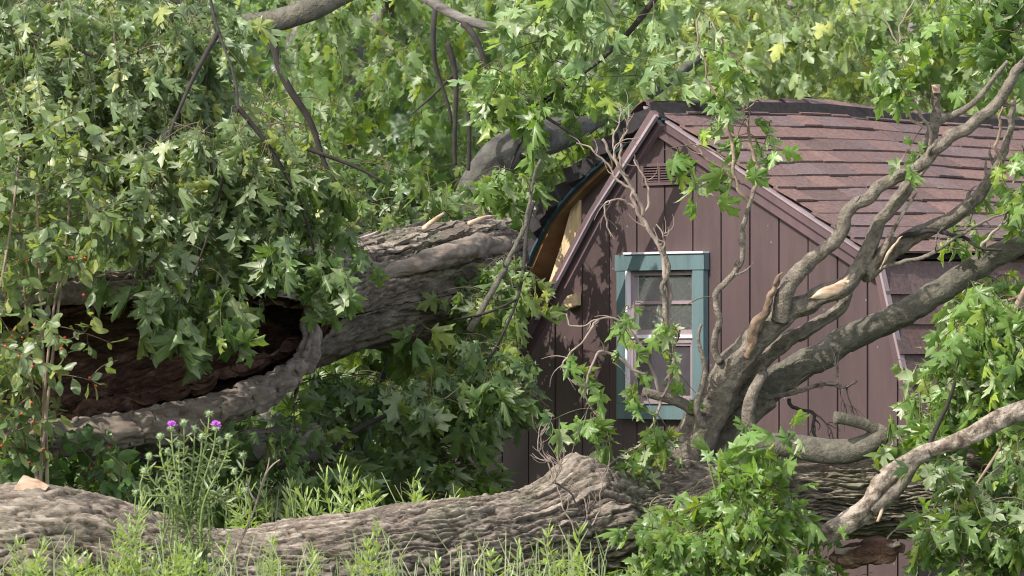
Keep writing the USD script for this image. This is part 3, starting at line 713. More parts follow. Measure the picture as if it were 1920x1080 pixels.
bumps = [(s_at(1085), .17, viewer * .25, .75, .13), (s_at(1100), .09, viewer * .9, .35, .06), (s_at(1000), .1, viewer * .6, .4, .03), (s_at(90), .28, viewer * .2, .7, .05), (s_at(420), .2, 0, .8, -.035), (s_at(1270), .13, 0, .6, .06)]
pl_ = Plates(3, .020, .26, .025, bumps)
tv, tf = tube(c[:, :3], c[:, 3], 420, pl_)
part(maple, 'trunk', (tv, tf), M['bark'], smooth=True, tint=np.vstack([pl_.tone.reshape(-1, 3), np.full((2, 3), .7)]))
FAN = {}
def fl(key, *a, **k):
    FAN[key] = limb(maple, *a, **k)
fl('a', [(1262, 935, 27.6), (1285, 870, 27.58), (1345, 745, 27.55), (1400, 655, 27.5), (1470, 592, 27.48), (1545, 555, 27.45), (1600, 520, 27.45), (1635, 455, 27.45), (1668, 395, 27.45), (1705, 345, 27.45), (1738, 285, 27.45), (1752, 225, 27.45), (1758, 162, 27.45)], 0, 0, M['limb'], radii=[.105, .095, .086, .076, .064, .053, .042, .036, .032, .029, .026, .021, .018], seed=1, n=150, sides=40, amp=.03, ft=34, kink=.03)
fl('root', [(1240, 960, 27.62), (1300, 880, 27.68), (1370, 800, 27.72), (1440, 740, 27.75)], .1, .06, M['limb'], seed=2, n=50, sides=32, amp=.02, ft=22)
fl('c', [(1330, 835, 27.74), (1420, 745, 27.75), (1500, 690, 27.76), (1600, 632, 27.78), (1700, 583, 27.78), (1800, 522, 27.8), (1920, 452, 27.8), (2080, 385, 27.85)], 0, 0, M['limb_grey'], radii=[.078, .068, .061, .057, .054, .052, .05, .045], seed=3, n=120, sides=36, amp=.014, ft=40, kink=.03, label='long straight grey limb reaching up to the right edge')
fl('m', [(1345, 770, 27.66), (1420, 690, 27.64), (1480, 635, 27.6), (1540, 605, 27.58), (1575, 580, 27.56), (1590, 545, 27.54)], 0, 0, M['limb'], radii=[.052, .046, .04, .034, .026, .018], seed=4, n=70, sides=26, amp=.03, ft=34, knots=.15, kink=.03)
fl('b', [(1462, 600, 27.45), (1470, 560, 27.42), (1488, 525, 27.4), (1530, 478, 27.38), (1578, 432, 27.36), (1590, 395, 27.35), (1630, 372, 27.35), (1655, 345, 27.35), (1690, 330, 27.34), (1730, 305, 27.34), (1760, 275, 27.33), (1810, 240, 27.33), (1850, 215, 27.33), (1880, 180, 27.33), (1905, 140, 27.33), (1940, 105, 27.33)], 0, 0, M['limb'], radii=[.04, .038, .035, .031, .029, .028, .026, .026, .025, .026, .028, .026, .024, .02, .016], seed=5, n=170, sides=22, amp=.01, ft=50, knots=.2, kink=.03, spurs=4)
fl('d', [(1618, 512, 27.46), (1655, 482, 27.5), (1720, 440, 27.52), (1780, 412, 27.54), (1830, 370, 27.56), (1862, 330, 27.56), (1885, 275, 27.56), (1905, 190, 27.56)], 0, 0, M['limb'], radii=[.048, .045, .036, .031, .027, .022, .016, .01], seed=6, n=100, sides=22, amp=.014, ft=40, knots=.15, kink=.03, spurs=5)
fl('d2', [(1640, 500, 27.45), (1660, 460, 27.42), (1690, 405, 27.4), (1720, 360, 27.4)], .018, .004, M['pale_limb'], seed=7, n=40, sides=10, amp=.01)
fl('up', [(1752, 262, 27.45), (1750, 240, 27.45), (1800, 210, 27.45), (1850, 165, 27.45), (1890, 115, 27.45)], .02, .008, M['limb'], seed=8, n=40, sides=10)
fl('stub', [(1398, 668, 27.45), (1425, 600, 27.4), (1448, 545, 27.38), (1470, 508, 27.36)], 0, 0, M['torn_bark'], kink=.04, fs=14, radii=[.022, .024, .022, .017, .011, .002], seed=9, n=70, sides=20, amp=.035, label='split stub with brown torn bark')
fl('e', [(1395, 845, 27.45), (1440, 832, 27.42), (1520, 842, 27.4), (1600, 845, 27.38), (1648, 820, 27.36), (1662, 802, 27.36)], 0, 0, M['limb_grey'], radii=[.045, .049, .051, .054, .052, .038], seed=10, n=60, sides=26, amp=.006, ft=30, label='smooth greenish snapped limb lying on the trunk')
fl('e2', [(1655, 812, 27.36), (1625, 797, 27.34), (1565, 783, 27.3)], .026, .027, M['limb_grey'], seed=11, n=24, sides=18, amp=.005)
fl('f0', [(1300, 770, 27.5), (1270, 752, 27.46), (1235, 742, 27.42), (1205, 735, 27.4)], .026, .02, M['limb'], seed=12, n=30, sides=16, amp=.008)
fl('knob', [(1425, 830, 27.5), (1402, 780, 27.45), (1415, 730, 27.45), (1432, 700, 27.5)], .035, .02, M['limb'], seed=13, n=30, sides=14, amp=.02, knots=.2)
fl('w1', [(1322, 800, 27.42), (1312, 735, 27.38), (1322, 690, 27.38), (1312, 650, 27.36), (1316, 608, 27.36)], .016, .007, M['limb'], seed=14, n=40, sides=10, knots=.3)
fl('w2', [(1352, 680, 27.45), (1342, 630, 27.42), (1348, 595, 27.4), (1340, 560, 27.4), (1352, 540, 27.38), (1382, 505, 27.38), (1393, 470, 27.38), (1392, 430, 27.38), (1402, 390, 27.38), (1412, 355, 27.38)], .017, .009, M['limb'], seed=15, n=110, sides=14, knots=.15, kink=.02, spurs=3)
for k, (pts, a, b, mm) in enumerate([
        ([(1412, 358, 27.38), (1418, 310, 27.4), (1400, 250, 27.42), (1395, 180, 27.45), (1370, 110, 27.45), (1330, 40, 27.45)], .009, .004, 'twig'),
        ([(1405, 380, 27.38), (1380, 330, 27.36), (1368, 260, 27.36), (1345, 190, 27.36), (1320, 120, 27.36), (1315, 20, 27.36)], .009, .004, 'twig'),
        ([(1393, 345, 27.38), (1365, 330, 27.34), (1330, 300, 27.3), (1300, 270, 27.3)], .006, .003, 'twig'),
        ([(1243, 640, 27.4), (1252, 560, 27.4), (1246, 500, 27.4), (1228, 440, 27.4), (1200, 400, 27.4), (1182, 350, 27.4), (1160, 310, 27.4), (1125, 260, 27.4)], .013, .006, 'pale_twig'),
        ([(1246, 720, 27.42), (1254, 640, 27.4), (1244, 570, 27.38), (1250, 500, 27.38), (1235, 455, 27.38)], .012, .009, 'limb'),
        ([(1205, 405, 27.4), (1195, 370, 27.38), (1175, 340, 27.38), (1165, 290, 27.38), (1175, 240, 27.38), (1172, 200, 27.38)], .008, .004, 'pale_twig'),
        ([(1190, 390, 27.4), (1165, 375, 27.4), (1140, 380, 27.38), (1130, 395, 27.38), (1138, 420, 27.38), (1148, 440, 27.38)], .006, .003, 'pale_twig'),
        ([(1182, 352, 27.4), (1150, 330, 27.4), (1130, 300, 27.4), (1110, 280, 27.4), (1085, 270, 27.4)], .006, .003, 'pale_twig'),
        ([(1178, 330, 27.38), (1155, 300, 27.36), (1160, 270, 27.36), (1185, 262, 27.36), (1200, 258, 27.36)], .005, .002, 'pale_twig'),
        ([(1160, 310, 27.4), (1152, 260, 27.4), (1160, 220, 27.4), (1150, 190, 27.4)], .005, .0025, 'pale_twig'),
        ([(1240, 470, 27.38), (1248, 445, 27.36), (1245, 432, 27.36), (1232, 425, 27.36)], .005, .003, 'pale_twig'),
        ([(1205, 400, 27.4), (1212, 345, 27.4), (1195, 320, 27.4), (1185, 300, 27.4)], .006, .003, 'pale_twig'),
        ([(1395, 760, 27.7), (1470, 740, 27.66), (1530, 725, 27.62), (1555, 720, 27.62), (1585, 725, 27.6), (1608, 712, 27.6)], .014, .006, 'limb'),
        ([(1540, 728, 27.62), (1552, 712, 27.6), (1570, 720, 27.6), (1573, 705, 27.6), (1568, 682, 27.6)], .007, .004, 'pale_twig'),
        ([(1480, 748, 27.66), (1500, 768, 27.62), (1525, 775, 27.6), (1530, 800, 27.6), (1536, 826, 27.6)], .009, .006, 'dark_twig'),
        ([(1525, 776, 27.6), (1545, 788, 27.58), (1560, 810, 27.58), (1568, 832, 27.58)], .005, .003, 'dark_twig'),
        ([(1588, 726, 27.6), (1590, 750, 27.58), (1600, 775, 27.58), (1606, 790, 27.58)], .004, .002, 'dark_twig'),
        ([(1575, 728, 27.6), (1580, 750, 27.58), (1592, 780, 27.58)], .003, .002, 'dark_twig'),
        ([(1236, 738, 27.42), (1216, 690, 27.38), (1200, 650, 27.36), (1180, 620, 27.34), (1150, 596, 27.32), (1120, 600, 27.3), (1085, 612, 27.3), (1062, 602, 27.3), (1058, 588, 27.3)], .008, .003, 'pale_twig'),
        ([(1122, 600, 27.3), (1100, 630, 27.28), (1088, 648, 27.28), (1068, 660, 27.28), (1060, 690, 27.28), (1075, 720, 27.28), (1092, 725, 27.28)], .006, .003, 'pale_twig'),
        ([(1210, 700, 27.38), (1160, 670, 27.34), (1125, 660, 27.3), (1108, 690, 27.28), (1100, 725, 27.28), (1115, 770, 27.28), (1140, 800, 27.28)], .007, .003, 'pale_twig'),
        ([(1236, 745, 27.42), (1228, 790, 27.38), (1210, 815, 27.36), (1180, 850, 27.34), (1150, 870, 27.34), (1130, 900, 27.34), (1125, 940, 27.34)], .007, .003, 'pale_twig'),
        ([(1240, 745, 27.4), (1262, 690, 27.36), (1270, 640, 27.34), (1280, 610, 27.34)], .006, .003, 'pale_twig'),
        ([(1640, 510, 27.45), (1700, 490, 27.42), (1760, 470, 27.4), (1800, 440, 27.4), (1850, 415, 27.4), (1900, 385, 27.4)], .01, .004, 'limb'),
        ([(1690, 445, 27.48), (1740, 435, 27.44), (1800, 445, 27.42), (1850, 465, 27.4), (1880, 468, 27.4)], .012, .005, 'dark_twig'),
        ([(1838, 470, 27.42), (1860, 440, 27.4), (1880, 420, 27.4), (1890, 400, 27.4)], .008, .004, 'pale_twig'),
        ([(1725, 330, 27.4), (1735, 235, 27.38), (1705, 170, 27.36), (1690, 110, 27.36), (1672, 60, 27.36), (1660, 20, 27.36)], .008, .003, 'pale_twig'),
        ([(1735, 240, 27.38), (1700, 200, 27.36), (1695, 130, 27.36), (1685, 60, 27.36), (1720, 0, 27.36), (1730, -60, 27.36)], .006, .003, 'pale_twig'),
        ([(1880, 300, 27.5), (1870, 260, 27.46), (1882, 200, 27.44), (1900, 120, 27.44)], .008, .004, 'twig'),
        ([(1165, 985, 27.2), (1195, 960, 27.2), (1230, 955, 27.2), (1265, 960, 27.22), (1290, 950, 27.25)], .012, .006, 'twig')]):
    limb(maple, pts, a, b, M[mm], name='twig', seed=20 + k, n=70, sides=8, amp=.002, knots=.15, kink=.035, spurs=5)
# torn pale wood where limbs broke
for k, (pts, a, b) in enumerate([([(1515, 560, 27.42), (1545, 550, 27.415), (1575, 537, 27.42), (1600, 514, 27.425), (1622, 475, 27.435)], .022, .014), ([(1650, 505, 27.42), (1668, 470, 27.41), (1692, 440, 27.41)], .009, .004), ([(1757, 175, 27.44), (1758, 158, 27.44)], .017, .018)]):
    limb(maple, pts, a, b, M['raw_wood'], kink=.02, radii=[a * .15, a, a, b, b * .2] if k < 2 else None, name='torn_wood', seed=60 + k, n=50, sides=20, amp=.03, label='pale raw wood where bark and limb tore away')
for k, (q, r_) in enumerate([((1496, 684, 27.712), .026), ((1405, 842, 27.4), .05)]):
    a = P(*q); th = np.linspace(0, 2 * np.pi, 25)[:-1]
    e1 = unit(np.array([.8, .1, .55])); e2 = unit(np.cross(e1, [0, -1.0, .25]))
    ring = a + r_ * (np.cos(th)[:, None] * e1 * 1.15 + np.sin(th)[:, None] * e2 * .8)
    cc = np.vstack([ring, ring[:1]])
    v, f = tube(cc, .011, 10, rough(70 + k, .014, 30, 60, .6), cap=False)
    part(maple, 'knot_ring', (v, f), M['limb'], smooth=True)
    hole_ = np.vstack([ring * .98 + a * .02 + np.array([0, .004, 0]), a + np.array([0, .03, 0])])
    part(maple, 'knot_hole', (hole_, np.array([[24, i, (i + 1) % 24] for i in range(24)])), M['rot'])
_cp = Polygon([(-.07, -.03), (-.045, .012), (-.03, .03), (-.012, .026), (.004, .018), (.03, .012), (.075, -.012), (.06, -.03)])
_m = trimesh.creation.extrude_polygon(_cp, .03, engine='earcut'); _v = np.array(_m.vertices)
_v = np.c_[_v[:, 0], _v[:, 2] * (1 - 6 * np.abs(_v[:, 0])) - .015, _v[:, 1]] + P(58, 905, 25.78)
part(maple, 'torn_wood', (_v, np.array(_m.faces)), M['raw_wood'], label='pale chip of torn wood at the left end of the trunk')
# dry shoots on the burl
shoot_r = np.random.default_rng(4)
for k, pts in enumerate([[(1035, 905), (1030, 870), (1012, 840), (1008, 815), (1018, 790)], [(1035, 905), (1040, 870), (1020, 840), (1018, 815), (1030, 795)], [(1040, 900), (1048, 875), (1030, 855)], [(1042, 895), (1060, 860)], [(1080, 1010), (1060, 960), (1045, 925), (1035, 880)], [(1085, 1000), (1100, 950), (1075, 900)], [(1110, 985), (1130, 930), (1120, 880)], [(1040, 905), (1075, 935), (1120, 985), (1165, 990)]]):
    limb(maple, [(x, y, 26.75) for x, y in pts], .0042, .0016, M['pale_twig'] if k < 7 else M['dark_twig'], name='dry_shoot', seed=90 + k, n=30, sides=6, amp=.001, kink=.03, spurs=7)
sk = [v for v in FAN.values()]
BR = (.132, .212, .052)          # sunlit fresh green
grow(maple, sk + [path3([(1395, 180, 27.45), (1370, 110, 27.45), (1330, 40, 27.45)]), path3([(1345, 190, 27.36), (1320, 120, 27.36), (1315, 20, 27.36), (1300, 270, 27.3), (1412, 358, 27.38)]), path3([(1160, 596, 27.3), (1085, 612, 27.3), (1068, 660, 27.28), (1115, 770, 27.28), (1140, 800, 27.28), (1210, 815, 27.36), (1216, 690, 27.38), (1270, 640, 27.34)]), path3([(1735, 235, 27.38), (1705, 170, 27.36), (1690, 110, 27.36), (1685, 60, 27.36)])], [
    dict(poly=[(1275, -30), (1345, -30), (1400, 120), (1450, 200), (1455, 290), (1400, 300), (1330, 180), (1285, 80)], d=(27.2, 27.6), n=17, len=(.08, .2), size=.11, hang=.9, tint=BR, space=.06),
    dict(poly=[(1270, 250), (1340, 270), (1350, 330), (1300, 330)], d=(27.2, 27.4), n=5, len=(.08, .18), size=.13, hang=1.0, tint=BR),
    dict(poly=[(1150, 560), (1290, 540), (1285, 700), (1240, 760), (1160, 700)], d=(27.2, 27.45), n=12, len=(.08, .2), size=.1, hang=1.3, tint=BR, dens=.8),
    dict(poly=[(1185, 740), (1250, 750), (1250, 850), (1200, 870)], d=(27.2, 27.4), n=10, len=(.1, .22), size=.1, hang=1.3, tint=BR),
    dict(poly=[(1060, 640), (1085, 640), (1085, 670), (1065, 670)], d=(27.2, 27.3), n=2, len=(.05, .1), size=.09, hang=1.2, tint=BR),
    dict(poly=[(1090, 720), (1125, 650), (1140, 700), (1140, 820), (1100, 790)], d=(27.2, 27.3), n=6, len=(.1, .2), size=.12, hang=1.4, tint=BR, dens=.75),
    dict(poly=[(1600, 110), (1680, 40), (1700, 60), (1690, 150), (1640, 180)], d=(27.25, 27.5), n=6, len=(.08, .2), size=.12, hang=1.1, tint=BR),
    dict(poly=[(1690, 230), (1730, 230), (1720, 290), (1690, 290)], d=(27.3, 27.4), n=2, len=(.08, .15), size=.1, hang=1.2, tint=BR),
    dict(poly=[(1860, 230), (1930, 230), (1930, 420), (1880, 370)], d=(27.3, 27.5), n=7, len=(.1, .2), size=.12, hang=1.0, tint=BR),
    dict(poly=[(1740, 400), (1860, 370), (1900, 430), (1800, 450), (1740, 440)], d=(27.6, 27.9), n=7, len=(.08, .2), size=.1, hang=.9, tint=BR),
], 101, name='leaf')

# ------------------------------------------------------------------ peeling limb and slab, lower right
peel = thing('peeling_branch', 'crooked branch with pale peeling bark at the lower right, in front of the grey trunk', 'branch', P(1560, 1000, 26.6))
limb(peel, [(1535, 1010, 26.6), (1580, 985, 26.6), (1625, 950, 26.62), (1650, 910, 26.64), (1680, 880, 26.66), (1730, 848, 26.7), (1790, 832, 26.72), (1850, 798, 26.75), (1940, 762, 26.8), (2100, 720, 26.9)], 0, 0, M['pale_limb'], radii=[.036, .044, .04, .03, .033, .042, .038, .036, .036, .034], name='limb', seed=201, n=150, sides=36, amp=.035, ft=30, knots=.25)
limb(peel, [(1632, 955, 26.62), (1668, 930, 26.64), (1690, 905, 26.66), (1705, 878, 26.66), (1740, 855, 26.68)], .034, .028, M['limb'], name='limb', seed=202, n=60, sides=26, amp=.03, knots=.25)
limb(peel, [(1740, 842, 26.7), (1762, 790, 26.7), (1782, 745, 26.68), (1790, 715, 26.66)], .011, .007, M['dark_twig'], name='twig', seed=203, n=30, sides=8, amp=.003)
limb(peel, [(1648, 930, 26.62), (1652, 960, 26.6), (1645, 978, 26.6)], .012, .004, M['raw_wood'], name='splinter', seed=204, n=14, sides=8, amp=.01)
limb(peel, [(1690, 905, 26.66), (1720, 906, 26.66), (1735, 903, 26.66)], .01, .003, M['pale_limb'], name='splinter', seed=205, n=14, sides=8, amp=.008)
limb(peel, [(1655, 890, 26.64), (1640, 880, 26.62), (1630, 872, 26.62)], .008, .002, M['dark_twig'], name='splinter', seed=206, n=12, sides=7, amp=.004)
slabw = thing('split_wood_slab', 'split brown slab of wood below the peeling branch', 'wood slab', P(1620, 1040, 26.7))
limb(slabw, [(1555, 1048, 26.7), (1600, 1043, 26.7), (1650, 1034, 26.7), (1692, 1024, 26.72)], 0, 0, M['rot'], radii=[.012, .045, .05, .046, .04, .012], name='slab', seed=207, n=90, sides=30, amp=.09, ft=40, knots=.5, kink=.03)
limb(slabw, [(1565, 1032, 26.66), (1620, 1028, 26.66), (1690, 1020, 26.68)], .014, .008, M['pale_limb'], name='torn_edge', seed=208, n=60, sides=10, amp=.02, kink=.05, spurs=6)

# ------------------------------------------------------------------ the hollow trunk on the roof
HT = [(-220, 720, 27.4, .40), (-40, 695, 27.6, .38), (150, 672, 27.9, .36), (330, 640, 28.15, .315), (480, 605, 28.4, .275), (600, 574, 28.7, .255), (720, 547, 29.0, .25), (830, 520, 29.35, .235), (905, 492, 29.65, .185), (948, 474, 29.9, .12)]
hc = spline(np.array([[*P(*q[:3]), q[3]] for q in HT]), 480)
hs = np.r_[0, np.cumsum(np.linalg.norm(np.diff(hc[:, :3], axis=0), axis=1))]
hollow = thing('hollow_trunk', 'huge hollow broken trunk with torn bark lying on the crushed shed roof', 'fallen trunk', [*hc[200, :2], 0])
ht_, ha, hb = frames(hc[:, :3])
vs_ = 1.0 if hb[200] @ np.array([0, -1.0, 0]) > 0 else -1.0
hx = project(hc[:, :3])[0]
opening = np.radians(np.interp(hx, [-200, 100, 400, 520, 572], [118, 112, 100, 44, 0.6]))       # width of the gap that faces the viewer
mid = np.radians(np.interp(hx, [0, 600], [97, 104]))
def section(nu):
    """Outer bark and inner hollow of the split trunk."""
    outer, inner = [], []
    for i in range(len(hc)):
        lo = mid[i] + opening[i] / 2; hi = mid[i] - opening[i] / 2 + 2 * np.pi
        outer.append(np.linspace(lo, hi, nu)); inner.append(np.linspace(hi, lo, nu))
    return np.array(outer), np.array(inner)
NU = 260
to, ti = section(NU)
def surf(th, R):
    p = hc[:, None, :3] + R[..., None] * (np.cos(th)[..., None] * ha[:, None] + vs_ * np.sin(th)[..., None] * hb[:, None])
    n, m = th.shape; idx = np.arange(n * m).reshape(n, m)
    q = np.stack([idx[:-1, :-1], idx[1:, :-1], idx[1:, 1:], idx[:-1, 1:]], -1).reshape(-1, 4)
    return p.reshape(-1, 3), (q if vs_ < 0 else q[:, ::-1])
S = np.repeat(hs[:, None], NU, 1); R0 = np.repeat(hc[:, 3:4], NU, 1)
# the top is shaggy bark, the side below is bare weathered wood: two surfaces that share the tube
ph = Plates(8, .020, .34, .032, lump=.16)
fo = ph(S, to, R0)
fw_ = Plates(15, .013, .55, .03, lump=.3)(S, to, R0)
topw = np.clip((np.cos(to) - .02) * 3, 0, 1)
Ro = R0 + fo * topw + fw_ * (1 - topw)
pv, pf = surf(to, Ro)
fc = pf.mean(1).astype(int); tt = to.ravel()[pf[:, 0]]
isbark = np.cos(tt) > .02 + .7 * (meshkit.fbm(np.c_[hs[pf[:, 0] // NU] * 5, np.cos(tt) * 6, np.zeros(len(pf))], 4, 2) - .5)
part(hollow, 'bark', (pv, pf[isbark]), M['bark'], smooth=True, tint=ph.tone.reshape(-1, 3), label='shaggy grey bark along the top of the hollow trunk')
part(hollow, 'bare_wood', (pv, pf[~isbark]), M['old_wood'], smooth=True, label='weathered bare wood of the trunk side')
Ri = R0 - .085 + .16 * (meshkit.fbm(np.stack([S * 3, np.cos(ti) * 2, np.sin(ti) * 2], -1), 4, 6) - .5) + furrows(21, .06, 3, 16)(S, ti, R0)
iv, if_ = surf(ti, np.maximum(Ri, .03))
keep = hx[if_[:, 0] // NU] < 575
part(hollow, 'cavity', (iv, if_[keep]), M['rot'], smooth=True, label='dark rotten red brown hollow of the trunk')
limb(hollow, [(-60, 850, 27.3), (90, 822, 27.5), (250, 803, 27.62), (380, 776, 27.75), (480, 742, 27.9), (545, 705, 28.08), (582, 655, 28.25), (588, 610, 28.35), (570, 560, 28.42)], 0, 0, M['woundwood'], radii=[.08, .08, .07, .075, .078, .07, .055, .042, .03], name='wound_roll', seed=210, n=240, sides=64, amp=.06, ft=40, knots=.3, fs=16, kink=.05, label='thick rounded roll of healed wood under the hollow')
limb(hollow, [(-40, 560, 27.35), (100, 553, 27.5), (230, 545, 27.75), (380, 535, 28.0), (520, 520, 28.3)], .05, .035, M['bark'], name='wound_roll', seed=211, n=90, sides=28, amp=.03, ft=16)
limb(hollow, [(650, 560, 28.7), (720, 515, 28.72), (790, 492, 28.8), (850, 474, 28.95), (900, 462, 29.25), (945, 454, 29.5)], 0, 0, M['woundwood'], radii=[.015, .035, .05, .056, .053, .04], name='wound_roll', seed=212, n=120, sides=44, amp=.045, ft=20, knots=.15, label='pale smooth roll of wood near the roof edge')
br = np.random.default_rng(31)
for k in range(44):       # torn plates of bark standing off the top
    x = br.uniform(640, 930); cx = np.interp(x, hx, np.arange(len(hc))); i = int(cx)
    th0 = br.uniform(-.3, .75); ln = br.uniform(.12, .4); wd = br.uniform(.008, .035)
    n = 12; k_ = np.clip(np.linspace(i - ln / 2 / (hs[1]), i + ln / 2 / hs[1], n).astype(int), 0, len(hc) - 1)
    rr = hc[k_, 3] + .012 + br.uniform(0, .035) * np.linspace(0, 1, n) ** 2
    edge = wd / hc[i, 3] * (0.35 + .65 * np.sin(np.linspace(.15, np.pi - .15, n))) * (1 + .5 * br.normal(size=n))
    rows = []
    for lo, dr in ((-1, 0), (1, 0), (1, -.014), (-1, -.014)):
        t_ = th0 + lo * edge / 2
        rows.append(hc[k_, :3] + (rr + dr)[:, None] * (np.cos(t_)[:, None] * ha[k_] + vs_ * np.sin(t_)[:, None] * hb[k_]))
    v = np.stack(rows, 1).reshape(-1, 3); f = []
    for a in range(n - 1):
        for b in range(4):
            f.append([a * 4 + b, a * 4 + (b + 1) % 4, a * 4 + 4 + (b + 1) % 4, a * 4 + 4 + b])
    f += [[0, 3, 2, 1], [(n - 1) * 4 + j for j in range(4)]]
    part(hollow, 'bark_plate', (v, np.array(f)), M['bark'] if br.random() < .7 else M['pale_limb'], tint=np.full(3, br.uniform(.6, 1.2)))
for k, pts in enumerate([[(795, 430, 28.9), (815, 412, 28.88), (832, 400, 28.88)], [(560, 700, 28.1), (556, 730, 28.1), (552, 752, 28.1)], [(880, 420, 29.2), (910, 408, 29.3), (930, 405, 29.4)]]):
    limb(hollow, pts, .014, .004, M['raw_wood'] if k != 1 else M['rot'], name='splinter', seed=220 + k, n=12, sides=8, amp=.008)
lean = thing('leaning_pole', 'thin grey dead branch leaning upward between the hollow trunk and the roof edge', 'branch', P(880, 620, 28.4))
limb(lean, [(880, 622, 28.4), (920, 550, 28.45), (955, 485, 28.5), (985, 420, 28.55), (1000, 350, 28.6), (1015, 300, 28.6)], .016, .007, M['limb_grey'], name='stem', seed=230, n=60, sides=10, amp=.004, kink=.03, spurs=4)
low = thing('shaded_log', 'dark grey log lying in shade behind the thistle', 'log', P(420, 850, 28.2))
limb(low, [(150, 872, 28.2), (260, 860, 28.2), (400, 850, 28.2), (520, 842, 28.2), (600, 825, 28.25)], 0, 0, M['grey_bark'], radii=[.06, .07, .08, .09, .08], name='trunk', seed=240, n=150, sides=60, amp=.05, ft=30)
limb(low, [(580, 890, 28.1), (620, 860, 28.1), (640, 830, 28.1), (700, 790, 28.2), (770, 740, 28.3)], .014, .009, M['dark_twig'], name='limb', seed=241, n=40, sides=10, amp=.004)
fork = thing('dead_forked_twig', 'pale leafless forked twig standing before the log beside the thistle', 'twig', P(435, 1100, 25.5))
limb(fork, [(432, 1120, 25.5), (440, 1040, 25.5), (465, 985, 25.5), (483, 935, 25.5), (498, 890, 25.5), (525, 862, 25.5)], .0065, .003, M['pale_twig'], name='stem', seed=250, n=40, sides=8, amp=.002)
limb(fork, [(480, 942, 25.5), (468, 920, 25.5), (463, 890, 25.5)], .0045, .002, M['pale_twig'], name='twig', seed=251, n=14, sides=7, amp=.001)
limb(fork, [(498, 890, 25.5), (503, 872, 25.5), (505, 858, 25.5)], .0035, .002, M['pale_twig'], name='twig', seed=252, n=14, sides=7, amp=.001)

# ------------------------------------------------------------------ boughs that hang in front
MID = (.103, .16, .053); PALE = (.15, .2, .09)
def bough(label, limbs, regions, seed, mats=None, name='hanging_maple_bough', cat='tree bough', base=None, leafname='leaf', group=None, tw=None):
    t = thing(name, label, cat, base if base is not None else path3(limbs[0][0])[0], group)
    cs = []
    for k, (pts, a, b) in enumerate(limbs):
        cs.append(limb(t, pts, a, b, (mats or [M['dark_twig']])[min(k, len(mats or [1]) - 1)], name='limb', seed=seed + k, n=max(20, 12 * len(pts)), sides=18 if a > .03 else 9, amp=.004 if a < .03 else .01))
    grow(t, cs, regions, seed, name=leafname, twig_mat=tw)
    return t

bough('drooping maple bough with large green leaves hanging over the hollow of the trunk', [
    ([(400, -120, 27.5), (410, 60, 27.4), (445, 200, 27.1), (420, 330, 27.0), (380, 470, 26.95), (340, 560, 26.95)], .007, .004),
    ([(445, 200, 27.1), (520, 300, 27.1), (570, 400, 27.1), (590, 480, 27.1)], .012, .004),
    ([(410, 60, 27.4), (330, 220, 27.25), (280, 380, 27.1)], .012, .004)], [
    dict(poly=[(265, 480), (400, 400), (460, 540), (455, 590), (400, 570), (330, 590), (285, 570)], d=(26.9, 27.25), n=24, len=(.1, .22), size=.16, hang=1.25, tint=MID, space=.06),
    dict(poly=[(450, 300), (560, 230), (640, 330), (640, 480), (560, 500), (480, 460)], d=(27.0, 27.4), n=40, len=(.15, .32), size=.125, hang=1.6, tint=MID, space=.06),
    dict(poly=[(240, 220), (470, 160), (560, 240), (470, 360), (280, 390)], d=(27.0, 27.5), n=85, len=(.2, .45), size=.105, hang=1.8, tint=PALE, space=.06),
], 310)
bough('leafy maple bough filling the upper left corner with pale twisted leaves', [
    ([(-150, -40, 27.9), (60, 60, 27.8), (200, 120, 27.7), (330, 230, 27.7), (420, 330, 27.7)], .012, .004),
    ([(200, -150, 27.9), (290, -30, 27.9), (380, 50, 27.8), (420, 120, 27.8)], .02, .006)], [
    dict(poly=[(-60, -70), (390, -70), (380, 130), (250, 200), (-60, 190)], d=(27.4, 28.2), n=150, len=(.25, .55), size=.1, hang=1.8, tint=PALE, space=.06),
    dict(poly=[(330, -80), (410, -80), (410, 60), (400, 150), (330, 150)], d=(27.5, 28.1), n=40, len=(.2, .5), size=.12, hang=1.8, tint=(.17, .23, .12), space=.06),
    dict(poly=[(150, 180), (430, 150), (470, 330), (420, 380), (160, 330)], d=(27.6, 28.4), n=85, len=(.25, .55), size=.1, hang=1.8, tint=PALE, space=.06),
], 330)
bough('broken grey bough at the top with a long dark hanging branch', [
    ([(424, 56, 29.0), (470, 46, 29.0), (520, 38, 29.0), (570, 22, 29.0), (620, 0, 29.05), (760, -70, 29.1)], .052, .05),
    ([(510, 50, 29.0), (520, 110, 28.98), (545, 170, 28.96), (580, 225, 28.96), (600, 280, 28.96), (632, 345, 28.96)], .022, .01),
    ([(568, 275, 28.96), (620, 295, 28.95), (670, 315, 28.95), (722, 345, 28.95)], .011, .006),
    ([(412, 290, 28.6), (450, 300, 28.6), (500, 297, 28.6)], .008, .005),
    ([(440, 320, 28.6), (480, 400, 28.6), (530, 480, 28.6)], .007, .004)], [
    dict(poly=[(440, 90), (560, 130), (640, 330), (720, 350), (700, 420), (560, 420), (470, 300)], d=(29.15, 30.2), n=42, len=(.2, .45), size=.1, hang=1.7, tint=PALE, space=.06),
    dict(poly=[(480, 250), (830, 300), (900, 390), (900, 620), (560, 620)], d=(29.7, 30.5), n=150, len=(.2, .4), size=.13, hang=1.25, tint=MID, space=.06),
], 350, [M['limb_grey'], M['dark_twig']])
